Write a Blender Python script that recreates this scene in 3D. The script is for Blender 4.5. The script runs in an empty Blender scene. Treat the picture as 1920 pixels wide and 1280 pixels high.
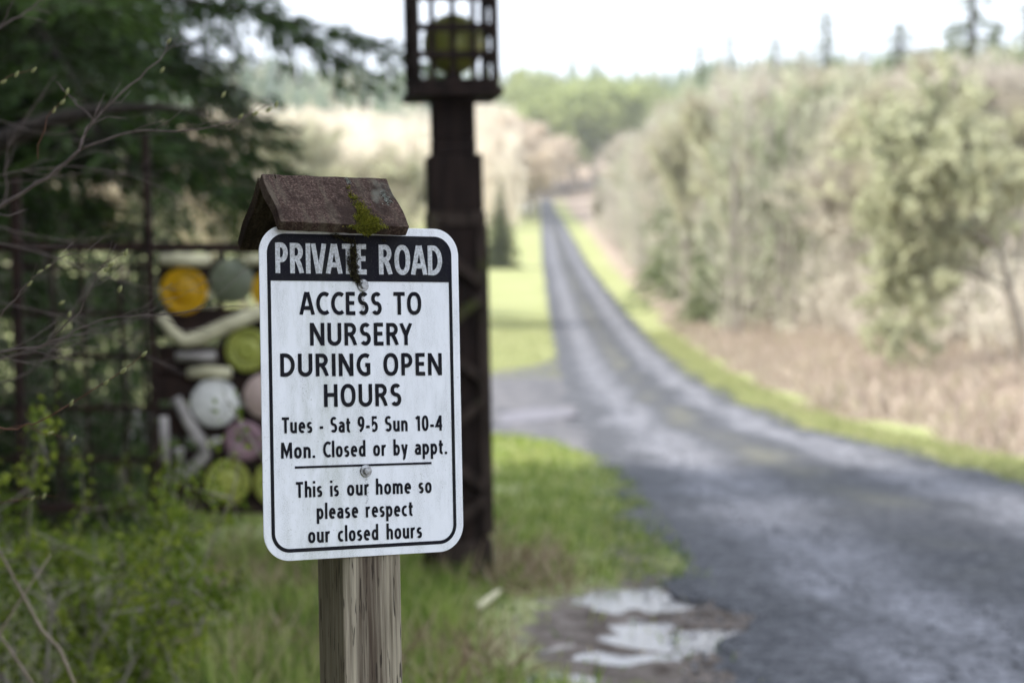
import bpy, math, random
import numpy as np
from mathutils import Vector, Matrix, Euler

# ------------------------------------------------------------------ camera, world, sun, exposure
scn = bpy.context.scene
COL = scn.collection
R = math.radians
FPX = 4000.0                      # focal length in pixels of a 1920 px wide frame
CAM_H = 1.5
PITCH = math.atan(40.0 / FPX)     # looking slightly down
cam_d = bpy.data.cameras.new('camera')
cam = bpy.data.objects.new('camera', cam_d)
COL.objects.link(cam)
cam.location = (0, 0, CAM_H)
cam.rotation_euler = (math.pi / 2 - PITCH, 0, 0)
cam_d.sensor_width = 36.0
cam_d.lens = FPX * 36.0 / 1920.0
cam_d.clip_start = 0.05
cam_d.clip_end = 6000.0
cam_d.dof.use_dof = True
cam_d.dof.focus_distance = 2.93
cam_d.dof.aperture_fstop = 4.3
scn.camera = cam

SUN_DIR = Vector((-1.0, -0.25, 0.86)).normalized()      # towards the sun
sun_el = math.asin(SUN_DIR.z)
sun_az = math.atan2(SUN_DIR.x, SUN_DIR.y)
world = bpy.data.worlds.new('World')
scn.world = world
world.use_nodes = True
wn = world.node_tree
wn.nodes.clear()
wo = wn.nodes.new('ShaderNodeOutputWorld')
bg = wn.nodes.new('ShaderNodeBackground')
sky = wn.nodes.new('ShaderNodeTexSky')
sky.sky_type = 'NISHITA'
sky.sun_disc = False
sky.sun_elevation = sun_el
sky.sun_rotation = sun_az
sky.dust_density = 3.0
sky.air_density = 1.0
# thin bright overcast: the blue sky mixed with an even white veil of cloud
tc = wn.nodes.new('ShaderNodeTexCoord')
cn = wn.nodes.new('ShaderNodeTexNoise')
cn.inputs['Scale'].default_value = 2.2
cn.inputs['Detail'].default_value = 5
cr = wn.nodes.new('ShaderNodeMapRange')
cr.inputs['From Min'].default_value = 0.3
cr.inputs['From Max'].default_value = 0.7
cr.inputs['To Min'].default_value = 0.66
cr.inputs['To Max'].default_value = 0.9
mx = wn.nodes.new('ShaderNodeMix')
mx.data_type = 'RGBA'
mx.inputs['B'].default_value = (8.6, 9.3, 10.6, 1)
wn.links.new(tc.outputs['Generated'], cn.inputs['Vector'])
wn.links.new(cn.outputs['Fac'], cr.inputs['Value'])
wn.links.new(cr.outputs['Result'], mx.inputs['Factor'])
wn.links.new(sky.outputs['Color'], mx.inputs['A'])
wn.links.new(mx.outputs['Result'], bg.inputs['Color'])
bg.inputs['Strength'].default_value = 0.12
wn.links.new(bg.outputs['Background'], wo.inputs['Surface'])

sun_d = bpy.data.lights.new('sun', 'SUN')
sun = bpy.data.objects.new('sun', sun_d)
COL.objects.link(sun)
sun.rotation_euler = SUN_DIR.to_track_quat('Z', 'Y').to_euler()
sun_d.energy = 5.0
sun_d.angle = R(12.0)
sun_d.color = (1.0, 0.95, 0.86)

scn.view_settings.view_transform = 'Standard'
scn.view_settings.look = 'None'
scn.view_settings.gamma = 1.0
scn.view_settings.use_curve_mapping = False
scn.view_settings.exposure = 0.9
HAZE = 0.00028

# ------------------------------------------------------------------ helpers
cp, sp_ = math.cos(PITCH), math.sin(PITCH)

def ray(px, py):
    """direction of the view ray through photo pixel (px, py), scaled so that y == 1 (depth)"""
    cx = (px - 960.0) / FPX
    cz = (640.0 - py) / FPX
    d = Vector((cx, cp + cz * sp_, cz * cp - sp_))
    return d / d.y

def at(px, py, depth):
    d = ray(px, py)
    return Vector((d.x * depth, depth, CAM_H + d.z * depth))

def tag(o, label=None, cat=None, group=None, kind=None):
    if label: o['label'] = label
    if cat: o['category'] = cat
    if group: o['group'] = group
    if kind: o['kind'] = kind
    return o

def empty(name, loc=(0, 0, 0), rot=(0, 0, 0), label=None, cat=None, group=None):
    o = bpy.data.objects.new(name, None)
    o.empty_display_size = 0.1
    COL.objects.link(o)
    o.location = loc
    o.rotation_euler = rot
    return tag(o, label, cat, group)

def link_mesh(name, me, m, parent=None, smooth=False):
    o = bpy.data.objects.new(name, me)
    COL.objects.link(o)
    if m is not None and not me.materials:
        me.materials.append(m)
    if smooth:
        me.polygons.foreach_set('use_smooth', np.ones(len(me.polygons), dtype=bool))
    if parent is not None:
        o.parent = parent
    return o

class MB:
    """collects shapes that become ONE mesh object"""
    def __init__(s):
        s.v = []; s.f = []
    def add(s, vs, fs):
        b = len(s.v)
        s.v += [tuple(v) for v in vs]
        s.f += [tuple(b + i for i in f) for f in fs]
        return s
    def box(s, c, size, M=None, jit=0.0, rng=None):
        hx, hy, hz = size[0] / 2, size[1] / 2, size[2] / 2
        vs = []
        for x in (-hx, hx):
            for y in (-hy, hy):
                for z in (-hz, hz):
                    p = Vector((x, y, z))
                    if M is not None: p = M @ p
                    if jit: p += Vector((rng.uniform(-jit, jit), rng.uniform(-jit, jit), rng.uniform(-jit, jit)))
                    vs.append(p + Vector(c))
        return s.add(vs, [(0, 1, 3, 2), (4, 6, 7, 5), (0, 4, 5, 1), (2, 3, 7, 6), (0, 2, 6, 4), (1, 5, 7, 3)])
    def tube(s, pts, rad, n=6, cap=True):
        pts = [Vector(p) for p in pts]
        if not hasattr(rad, '__len__'): rad = [rad] * len(pts)
        rad = [float(q) for q in rad]
        rings = []
        up = Vector((0.13, 0.27, 0.95))
        for i, p in enumerate(pts):
            t = (pts[min(i + 1, len(pts) - 1)] - pts[max(i - 1, 0)])
            if t.length < 1e-9: t = Vector((0, 0, 1))
            t.normalize()
            a = t.cross(up)
            if a.length < 1e-3: a = t.cross(Vector((1, 0, 0)))
            a.normalize(); b = t.cross(a)
            rings.append([p + rad[i] * (math.cos(2 * math.pi * k / n) * a + math.sin(2 * math.pi * k / n) * b) for k in range(n)])
        vs = [v for r_ in rings for v in r_]
        fs = []
        for i in range(len(pts) - 1):
            for k in range(n):
                fs.append((i * n + k, i * n + (k + 1) % n, (i + 1) * n + (k + 1) % n, (i + 1) * n + k))
        if cap:
            fs.append(tuple(range(n - 1, -1, -1)))
            fs.append(tuple((len(pts) - 1) * n + k for k in range(n)))
        return s.add(vs, fs)
    def lathe(s, c, axis_m, prof, n=24):
        """prof: list of (radius, height) about the local z of axis_m"""
        vs = []; fs = []
        for (r_, h) in prof:
            for k in range(n):
                a = 2 * math.pi * k / n
                vs.append(Vector(c) + axis_m @ Vector((r_ * math.cos(a), r_ * math.sin(a), h)))
        for i in range(len(prof) - 1):
            for k in range(n):
                fs.append((i * n + k, i * n + (k + 1) % n, (i + 1) * n + (k + 1) % n, (i + 1) * n + k))
        fs.append(tuple(range(n - 1, -1, -1)))
        fs.append(tuple((len(prof) - 1) * n + k for k in range(n)))
        return s.add(vs, fs)
    def build(s, name, m, parent=None, smooth=False, bevel=0.0, segs=2):
        me = bpy.data.meshes.new(name)
        me.from_pydata(s.v, [], s.f)
        me.update()
        o = link_mesh(name, me, m, parent, smooth)
        if bevel:
            bv = o.modifiers.new('bevel', 'BEVEL')
            bv.width = bevel; bv.segments = segs; bv.limit_method = 'ANGLE'
        return o

def np_mesh(name, V, F, var=None, attr='var'):
    """V (n,3) float, F (m,k) int"""
    me = bpy.data.meshes.new(name)
    V = np.asarray(V, dtype=np.float32); F = np.asarray(F, dtype=np.int32)
    k = F.shape[1]
    me.vertices.add(len(V)); me.vertices.foreach_set('co', V.ravel())
    me.loops.add(F.size); me.loops.foreach_set('vertex_index', F.ravel())
    me.polygons.add(len(F))
    me.polygons.foreach_set('loop_start', np.arange(0, F.size, k, dtype=np.int32))
    me.polygons.foreach_set('loop_total', np.full(len(F), k, dtype=np.int32))
    me.update(calc_edges=True)
    if var is not None:
        a = me.attributes.new(attr, 'FLOAT', 'FACE' if len(var) == len(F) else 'POINT')
        a.data.foreach_set('value', np.asarray(var, dtype=np.float32))
    return me

def unit(a):
    return a / np.maximum(np.linalg.norm(a, axis=1, keepdims=True), 1e-9)

def cards(C, D, L, W, rng, tip=0.35):
    """leaf shaped quads: base at C, long axis D, length L, width W; returns V, F"""
    n = len(C)
    D = unit(D)
    Rn = unit(rng.normal(size=(n, 3)))
    S = unit(np.cross(D, Rn))
    L = np.broadcast_to(np.asarray(L, float).reshape(-1, 1), (n, 1))
    W = np.broadcast_to(np.asarray(W, float).reshape(-1, 1), (n, 1))
    a = C; b = C + D * L * 0.5 + S * W * 0.5
    c = C + D * L; d = C + D * L * (0.5 - tip * 0.3) - S * W * 0.5
    V = np.stack([a, b, c, d], axis=1).reshape(-1, 3)
    F = np.arange(4 * n).reshape(n, 4)
    return V, F

def seg_tubes(P0, P1, R0, R1, n=4):
    """tapered prisms for many segments at once"""
    P0 = np.asarray(P0, float); P1 = np.asarray(P1, float)
    R0 = np.asarray(R0, float).reshape(-1, 1); R1 = np.asarray(R1, float).reshape(-1, 1)
    D = unit(P1 - P0)
    up = np.tile(np.array([[0.13, 0.27, 0.95]]), (len(P0), 1))
    A = unit(np.cross(D, up)); B = np.cross(D, A)
    ring0 = []; ring1 = []
    for k in range(n):
        a = 2 * math.pi * k / n
        o = math.cos(a) * A + math.sin(a) * B
        ring0.append(P0 + o * R0); ring1.append(P1 + o * R1)
    V = np.stack(ring0 + ring1, axis=1).reshape(-1, 3)
    base = (np.arange(len(P0)) * 2 * n).reshape(-1, 1)
    fs = []
    for k in range(n):
        k2 = (k + 1) % n
        fs.append(np.concatenate([base + k, base + k2, base + n + k2, base + n + k], axis=1))
    F = np.stack(fs, axis=1).reshape(-1, 4)
    return V, F

# ------------------------------------------------------------------ materials
def new_mat(name):
    m = bpy.data.materials.new(name)
    m.use_nodes = True
    nt = m.node_tree
    b = nt.nodes['Principled BSDF']
    return m, nt, b

def ramp(nt, fac, stops, interp='LINEAR'):
    r_ = nt.nodes.new('ShaderNodeValToRGB')
    r_.color_ramp.interpolation = interp
    e = r_.color_ramp.elements
    while len(e) < len(stops): e.new(0.5)
    for i, (p, c) in enumerate(stops):
        e[i].position = p
        e[i].color = (c[0], c[1], c[2], 1) if hasattr(c, '__len__') else (c, c, c, 1)
    nt.links.new(fac, r_.inputs['Fac'])
    return r_.outputs['Color']

def noise(nt, scale, detail=4, rough=0.55, vec=None, mapping=None, coord='Object'):
    t = nt.nodes.new('ShaderNodeTexNoise')
    t.inputs['Scale'].default_value = scale
    t.inputs['Detail'].default_value = detail
    t.inputs['Roughness'].default_value = rough
    if vec is None:
        c = nt.nodes.new('ShaderNodeTexCoord')
        vec = c.outputs[coord]
    if mapping:
        mp = nt.nodes.new('ShaderNodeMapping')
        mp.inputs['Scale'].default_value = mapping
        nt.links.new(vec, mp.inputs['Vector'])
        vec = mp.outputs['Vector']
    nt.links.new(vec, t.inputs['Vector'])
    return t.outputs['Fac']

def mixc(nt, fac, a, b, mode='MIX'):
    m = nt.nodes.new('ShaderNodeMix')
    m.data_type = 'RGBA'; m.blend_type = mode
    for s_, v in (('Factor', fac), ('A', a), ('B', b)):
        if isinstance(v, bpy.types.NodeSocket): nt.links.new(v, m.inputs[s_])
        elif s_ == 'Factor': m.inputs[s_].default_value = v
        else: m.inputs[s_].default_value = (v[0], v[1], v[2], 1)
    return m.outputs['Result']

def mathn(nt, op, a, b=0.0, clamp=False):
    m = nt.nodes.new('ShaderNodeMath')
    m.operation = op; m.use_clamp = clamp
    for i, v in enumerate((a, b)):
        if isinstance(v, bpy.types.NodeSocket): nt.links.new(v, m.inputs[i])
        else: m.inputs[i].default_value = v
    return m.outputs[0]

def bump(nt, b, h, strength=0.3, dist=0.01):
    n = nt.nodes.new('ShaderNodeBump')
    n.inputs['Strength'].default_value = strength
    n.inputs['Distance'].default_value = dist
    nt.links.new(h, n.inputs['Height'])
    nt.links.new(n.outputs['Normal'], b.inputs['Normal'])

def simple(name, c, rough=0.7, c2=None, scale=20, metal=0.0, bmp=0.0, mapping=None, detail=5, spec=0.4):
    m, nt, b = new_mat(name)
    b.inputs['Roughness'].default_value = rough
    b.inputs['Metallic'].default_value = metal
    b.inputs['Specular IOR Level'].default_value = spec
    if c2 is None: c2 = tuple(x * 0.7 for x in c)
    f = noise(nt, scale, detail, mapping=mapping)
    col = ramp(nt, f, [(0.32, c2), (0.68, c)])
    nt.links.new(col, b.inputs['Base Color'])
    if bmp: bump(nt, b, f, bmp, 0.01)
    return m

def foliage(name, stops, rough=0.65, trans=0.25, attr='var', clump=0.0, clump_scale=1.0):
    """leaf material: colour picked per leaf, light partly passes through"""
    m, nt, b = new_mat(name)
    a = nt.nodes.new('ShaderNodeAttribute'); a.attribute_name = attr
    fac = a.outputs['Fac']
    if clump:
        nf = noise(nt, clump_scale, 3)
        nf = mathn(nt, 'SUBTRACT', nf, 0.5)
        nf = mathn(nt, 'MULTIPLY', nf, clump)
        fac = mathn(nt, 'ADD', fac, nf, True)
    col = ramp(nt, fac, stops)
    nt.links.new(col, b.inputs['Base Color'])
    b.inputs['Roughness'].default_value = rough
    b.inputs['Specular IOR Level'].default_value = 0.12
    tr = nt.nodes.new('ShaderNodeBsdfTranslucent')
    nt.links.new(col, tr.inputs['Color'])
    ms = nt.nodes.new('ShaderNodeMixShader')
    ms.inputs['Fac'].default_value = trans
    out = nt.nodes['Material Output']
    nt.links.new(b.outputs['BSDF'], ms.inputs[1])
    nt.links.new(tr.outputs['BSDF'], ms.inputs[2])
    nt.links.new(ms.outputs['Shader'], out.inputs['Surface'])
    return m

# ------------------------------------------------------------------ terrain
_ty = np.array([-200, 0, 30, 37.5, 50, 69, 94, 125, 163, 212, 290, 375, 450, 560, 700, 850, 1000, 1200, 1700], float)
_tz = np.array([0, 0, 0, .09, .25, .64, 1.5, 3.06, 5.56, 9.45, 15.0, 20.6, 27.0, 40, 62, 86, 104, 112, 112], float)
_yy = np.arange(-200, 1701, 1.0)
_zz = np.interp(_yy, _ty, _tz)
_k = np.hanning(21); _k /= _k.sum()
_zs = np.convolve(np.pad(_zz, 10, mode='edge'), _k, mode='valid')
_w = np.clip((_yy - 40) / 30, 0, 1)
_zz = _zz * (1 - _w) + _zs * _w
_ry = np.array([-10, 15, 20, 30, 37.5, 50, 69, 94, 125, 163, 212, 290, 375, 450], float)
_rl = np.array([1.0, 1.0, 1.0, 1.05, 1.1, 1.2, 1.46, 1.76, 2.1, 2.44, 2.98, 4.0, 4.9, 6.0], float)
_rr = np.array([4.9, 4.8, 4.75, 4.1, 4.0, 4.25, 4.8, 5.3, 5.8, 5.95, 6.2, 6.9, 7.6, 8.4], float)
def road_l(y): return np.interp(y, _ry, _rl)
def road_r(y): return np.interp(y, _ry, _rr)
def ground_z(x, y):
    x = np.asarray(x, float); y = np.asarray(y, float)
    z = np.interp(y, _yy, _zz)
    far = np.clip((y - 300) / 500, 0, 1)
    s = np.maximum(0, x - (road_r(y) + 2.0))
    rise = 0.10 * s + 0.0005 * s * s
    rise = np.minimum(rise, 0.10 * s + 20)
    t = np.maximum(0, -x - 6)
    risel = np.minimum(0.04 * t + 0.0006 * t * t, 0.12 * t)
    near = np.clip((y - 5) / 15, 0, 1)
    z = z + (rise * (1 - 0.7 * far) + risel * (1 - 0.6 * far)) * near
    return z
def gz(x, y): return float(ground_z(x, y))

xs = np.concatenate([-np.geomspace(15, 900, 45)[::-1], np.arange(-14.5, -.9, 0.4), np.arange(-.8, 1.8, .05), np.arange(1.9, 20, 0.4), np.geomspace(20.2, 900, 45)])
ys = np.concatenate([np.arange(-100, 2, 10), np.arange(3, 8, .4), np.arange(8.2, 13, .07), np.arange(13.2, 60, 0.4), np.geomspace(60.5, 1500, 130)])
X, Y = np.meshgrid(xs, ys)
Z = ground_z(X, Y)
# small lumps in the turf, none under the road
off = np.maximum(road_l(Y) - X, X - road_r(Y))
lump = np.clip(off / 1.5, 0, 1) * np.clip((50 - Y) / 20, 0, 1)
Z = Z + lump * 0.03 * (np.sin(X * 2.3 + 1.7 * np.sin(Y * 1.1)) + np.sin(Y * 3.1 + X) * 0.6)
dry = np.clip((X - road_r(Y) - 0.7 - 0.4 * np.sin(Y * 0.7) - Y * 0.004) / 0.8, 0, 1)
dry = np.maximum(dry, np.clip((Y - 300) / 200, 0, 1) * 0.8)
mud = np.clip(1.1 - np.hypot((X - 0.70) / 0.85, (Y - 10.1) / 2.2) ** 2, 0, 1)
mud = np.maximum(mud, np.clip(1 - np.abs(X - road_l(Y) + 0.25) / 0.5, 0, 1) * np.clip((22 - Y) / 8, 0, 1) * 0.7)
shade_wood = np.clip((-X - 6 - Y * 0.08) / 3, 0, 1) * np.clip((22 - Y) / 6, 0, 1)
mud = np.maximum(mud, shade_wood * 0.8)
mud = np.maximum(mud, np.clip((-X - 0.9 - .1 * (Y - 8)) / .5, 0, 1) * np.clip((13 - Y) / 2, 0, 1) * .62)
rngm = np.random.default_rng(3)
POOLS = [(.66, 11.45, .27, .38), (.82, 10.0, .30, .30), (.64, 10.45, .14, .2), (1.06, 10.2, .13, .13), (.52, 9.45, .2, .14), (.2, 8.95, .16, .12), (.97, 17.6, .10, .5), (.45, 11.5, .12, .2)]
hollow = np.zeros_like(X)
for (cx_, cy_, ax_, ay_) in POOLS:
    hollow = np.maximum(hollow, np.exp(-(((X - cx_) / ax_) ** 2 + ((Y - cy_) / ay_) ** 2) * 0.8))
ripple = (np.sin(X * 19 + 2.1 * np.sin(Y * 7)) + np.sin(Y * 13 + 1.7 * np.sin(X * 11 + 1)) + .7 * np.sin(X * 37 + Y * 23))
near_m = (np.clip(1.6 - np.hypot((X - 0.6) / 1.0, (Y - 10.3) / 2.6), 0, 1) + np.exp(-(((X - .97) / .3) ** 2 + ((Y - 17.6) / 1.2) ** 2)))
near_m = near_m * np.clip((1.32 - X) / .2, 0, 1)
Z = np.where(near_m > 0, Z * (1 - np.clip(near_m * 3, 0, 1)) + np.clip(near_m * 3, 0, 1) * (ripple * 0.0085 + .017 - hollow * 0.080), Z)
nx_, ny_ = len(xs), len(ys)
idx = np.arange(nx_ * ny_).reshape(ny_, nx_)
F = np.stack([idx[:-1, :-1], idx[:-1, 1:], idx[1:, 1:], idx[1:, :-1]], axis=-1).reshape(-1, 4)
gm = np_mesh('ground', np.stack([X, Y, Z], -1).reshape(-1, 3), F)
for an, arr in (('dry', dry), ('mud', mud)):
    a = gm.attributes.new(an, 'FLOAT', 'POINT'); a.data.foreach_set('value', arr.astype(np.float32).ravel())

def ground_mat():
    m, nt, b = new_mat('turf_ground')
    b.inputs['Roughness'].default_value = 0.95
    b.inputs['Specular IOR Level'].default_value = 0.15
    ad = nt.nodes.new('ShaderNodeAttribute'); ad.attribute_name = 'dry'
    am = nt.nodes.new('ShaderNodeAttribute'); am.attribute_name = 'mud'
    n1 = noise(nt, 0.35, 5); n2 = noise(nt, 6.0, 5); n3 = noise(nt, 45, 3)
    g = ramp(nt, n1, [(0.3, (0.25, 0.275, 0.13)), (0.55, (0.34, 0.355, 0.185)), (0.75, (0.41, 0.40, 0.25))])
    g = mixc(nt, mathn(nt, 'MULTIPLY', n2, 0.7), g, (0.24, 0.26, 0.08), 'MIX')
    dcol = ramp(nt, n2, [(0.3, (0.22, 0.17, 0.135)), (0.6, (0.37, 0.30, 0.245)), (0.8, (0.16, 0.16, 0.06))])
    mcol = ramp(nt, n2, [(0.35, (0.06, 0.045, 0.035)), (0.65, (0.20, 0.17, 0.15))])
    dm = mathn(nt, 'ADD', ad.outputs['Fac'], mathn(nt, 'MULTIPLY', mathn(nt, 'SUBTRACT', n2, 0.5), 0.9))
    dm = ramp(nt, dm, [(0.35, 0.0), (0.65, 1.0)])
    mm = mathn(nt, 'ADD', am.outputs['Fac'], mathn(nt, 'MULTIPLY', mathn(nt, 'SUBTRACT', n2, 0.5), 1.1))
    mm = ramp(nt, mm, [(0.38, 0.0), (0.6, 1.0)])
    c = mixc(nt, dm, g, dcol)
    c = mixc(nt, mm, c, mcol)
    nt.links.new(c, b.inputs['Base Color'])
    bump(nt, b, n3, 0.6, 0.03)
    return m
go = link_mesh('ground', gm, ground_mat(), smooth=True)
tag(go, 'green and dry turf rolling up the valley either side of the gravel road', kind='structure')

# road ----------------------------------------------------------------
rng = np.random.default_rng(7)
ry = np.concatenate([np.arange(-8, 60, 0.3), np.geomspace(60, 450, 150)])
NU = 25
us = np.linspace(0, 1, NU)
def smooth_noise(y, seed, sc):
    return sum(np.sin(y * sc * f + seed * (i + 1) * 1.7) / (i + 1) for i, f in enumerate((1, 2.3, 4.1, 7.7)))
el = road_l(ry) - 0.12 + 0.32 * np.exp(-((ry - 10.2) / .9) ** 2) + 0.15 * np.exp(-((ry - 17.6) / .8) ** 2) + 0.10 * smooth_noise(ry, 1.3, 0.9) * np.clip(60 / np.maximum(ry, 60), 0.3, 1)
er = road_r(ry) + 0.13 * smooth_noise(ry, 4.1, 0.8) + .06 * smooth_noise(ry, 1.9, 3.3)
el = el + .07 * smooth_noise(ry, 2.9, 3.1)
RX = el[:, None] + (er - el)[:, None] * us[None, :]
RY = np.repeat(ry[:, None], NU, 1)
prof = 0.035 - 0.03 * np.exp(-((us - 0.27) / 0.09) ** 2) - 0.03 * np.exp(-((us - 0.75) / 0.09) ** 2)
edge_dip = np.clip(np.minimum(us, 1 - us) / 0.04, 0, 1)
RZ = ground_z(RX, RY) + 0.012 + (prof * edge_dip)[None, :] + np.clip((RY - 60) / 100, 0, 1) * 0.05 * edge_dip[None, :]
idx = np.arange(len(ry) * NU).reshape(len(ry), NU)
F = np.stack([idx[:-1, :-1], idx[:-1, 1:], idx[1:, 1:], idx[1:, :-1]], -1).reshape(-1, 4)
rm = np_mesh('gravel_road', np.stack([RX, RY, RZ], -1).reshape(-1, 3), F)
a = rm.attributes.new('across', 'FLOAT', 'POINT'); a.data.foreach_set('value', np.repeat(us[None, :], len(ry), 0).astype(np.float32).ravel())

def gravel_mat(name, tracks=True):
    m, nt, b = new_mat(name)
    vor = nt.nodes.new('ShaderNodeTexVoronoi'); vor.inputs['Scale'].default_value = 38
    tc_ = nt.nodes.new('ShaderNodeTexCoord'); nt.links.new(tc_.outputs['Object'], vor.inputs['Vector'])
    n1 = noise(nt, 1.3, 6, .65, mapping=(2.6, 0.45, 1)); n2 = noise(nt, 11.0, 7, .75, mapping=(1.2, .8, 1)); n3 = noise(nt, 0.25, 4)
    stone = ramp(nt, vor.outputs['Color'], [(0.1, (0.022, 0.024, 0.030)), (0.5, (0.050, 0.053, 0.062)), (0.9, (0.14, 0.142, 0.155))])
    stone = mixc(nt, 0.55, stone, ramp(nt, n2, [(0.38, (0.018, 0.020, 0.025)), (0.5, (0.06, 0.062, 0.070)), (0.62, (0.17, 0.172, 0.185))]))
    if tracks:
        at_ = nt.nodes.new('ShaderNodeAttribute'); at_.attribute_name = 'across'
        u = mathn(nt, 'ADD', at_.outputs['Fac'], mathn(nt, 'MULTIPLY', mathn(nt, 'SUBTRACT', n1, 0.5), 0.16))
        tr = ramp(nt, u, [(0.0, 0.1), (0.12, 0.15), (0.22, 0.95), (0.32, 0.9), (0.42, 0.05), (0.62, 0.02), (0.72, 0.85), (0.82, 0.95), (0.9, 0.1), (1.0, 0.05)])
        mid = ramp(nt, u, [(0.4, 0.0), (0.5, 1.0), (0.6, 0.0)])
        fine = ramp(nt, n2, [(0.36, (0.10, 0.102, 0.115)), (0.64, (0.29, 0.292, 0.32))])
        trm = mathn(nt, 'MULTIPLY', tr, ramp(nt, n1, [(0.36, 0.25), (0.56, 1.0)]))
        c = mixc(nt, trm, stone, fine)
        gr = mathn(nt, 'MULTIPLY', mid, ramp(nt, n3, [(0.42, 0.0), (0.6, 0.75)]))
        c = mixc(nt, mathn(nt, 'MULTIPLY', gr, .7), c, (0.18, 0.175, 0.125))
    else:
        c = mixc(nt, ramp(nt, n1, [(0.35, 0.1), (0.7, 0.75)]), stone, (0.22, 0.21, 0.215))
    nt.links.new(c, b.inputs['Base Color'])
    b.inputs['Specular IOR Level'].default_value = .12
    rr_ = ramp(nt, n1, [(0.3, 0.7), (0.7, 0.9)])
    nt.links.new(rr_, b.inputs['Roughness'])
    bump(nt, b, vor.outputs['Distance'], 0.8, 0.02)
    return m
M_gravel = gravel_mat('gravel_with_wheel_tracks')
tag(link_mesh('gravel_road', rm, M_gravel, smooth=True), 'grey gravel road with two pale wheel tracks', kind='structure')

# side driveway -------------------------------------------------------
dxs = np.array([3.0, 1.9, 1.35, .5, -.38, -1.2, -3, -5.2, -9, -14, -30], float)[::-1]
dtop = np.array([66, 64, 60, 54, 51, 49, 44, 36, 30, 25, 18], float)[::-1]
dbot = np.array([14, 16, 20.5, 26, 28.6, 29, 27, 23, 19, 15, 9], float)[::-1]
sx = np.linspace(-30, 2.2, 130); sv = np.linspace(0, 1, 30)
tp = np.interp(sx, dxs, dtop); bt = np.interp(sx, dxs, dbot) + 0.25 * smooth_noise(sx, 2.2, 1.5)
DX = np.repeat(sx[:, None], 30, 1); DY = bt[:, None] + (tp - bt)[:, None] * sv[None, :]
DZ = ground_z(DX, DY) + 0.012 * np.clip(np.minimum(sv, 1 - sv) / 0.06, 0.0, 1)[None, :] + 0.034 * np.clip(np.minimum(sv, 1 - sv) / 0.06, 0, 1)[None, :]
DZ = np.where(DX > road_l(DY) - 0.2, ground_z(DX, DY) + 0.008, DZ)
idx = np.arange(130 * 30).reshape(130, 30)
F = np.stack([idx[:-1, :-1], idx[1:, :-1], idx[1:, 1:], idx[:-1, 1:]], -1).reshape(-1, 4)
dm_ = np_mesh('driveway', np.stack([DX, DY, DZ], -1).reshape(-1, 3), F)
tag(link_mesh('driveway', dm_, gravel_mat('driveway_gravel', False), smooth=True), 'gravel driveway branching left behind the gate pillar', kind='structure')

# puddles -------------------------------------------------------------
def water_mat():
    m, nt, b = new_mat('muddy_water')
    b.inputs['Base Color'].default_value = (0.17, 0.15, 0.148, 1)
    b.inputs['Roughness'].default_value = 0.2
    b.inputs['Specular IOR Level'].default_value = 0.4
    f = noise(nt, 9, 4); bump(nt, b, f, 0.15, 0.004)
    return m
M_water = water_mat()
M_puddle_sheen = simple('painted_puddle_sheen', (0.17, 0.163, 0.185), .7, (0.12, 0.117, 0.13), 2.5, spec=.15)  # matte lilac colour stands in for sky reflected in the driveway water
def puddle(label, pix, dz, seed, mat=None):
    r_ = random.Random(seed)
    P = []
    for (px, py) in pix:
        d = ray(px, py)
        t = CAM_H / -d.z
        P.append(Vector((d.x * t, t, 0)))
    # finer, wobbly outline
    Q = []
    for i in range(len(P)):
        a_, b_ = P[i], P[(i + 1) % len(P)]
        for k in range(5):
            q = a_.lerp(b_, k / 5.0)
            q += Vector((r_.uniform(-.012, .012), r_.uniform(-.02, .02), 0))
            Q.append(q)
    mb = MB(); mb.add([(q.x, q.y, gz(q.x, q.y) + dz) for q in Q], [tuple(range(len(Q)))])
    mb.add([(q.x, q.y, gz(q.x, q.y) - 0.03) for q in Q], [])
    o = mb.build('puddle', mat or M_water)
    return tag(o, label, kind='structure')
def pool(cx_, cy_, rx_, ry_, label):
    pts = [(cx_ + rx_ * math.cos(a_), cy_ + ry_ * math.sin(a_), -0.006) for a_ in np.linspace(0, 2 * math.pi, 40)[:-1]]
    tag(MB().add(pts, [tuple(range(39))]).build('puddle', M_water), label, kind='structure')
pool(.60, 11.45, .60, .80, 'long puddle in the mud nearest the tip of the green verge')
pool(.74, 9.9, .62, .68, 'larger forked puddle in front of the long one')
pool(.2, 8.8, .30, .30, 'small puddle at the bottom edge beside the verge')
pool(.97, 17.6, .2, .9, 'pale wet patch at the road side beyond the verge tip')
o_ = []
for (pp, lab) in (([(935, 786), (1000, 776), (1070, 778), (1085, 788), (1010, 797), (938, 802)], 'thin strip of standing water across the driveway, its lilac sky sheen painted on'),):
    puddle(lab, pp, 0.056, 5, M_puddle_sheen)

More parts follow.
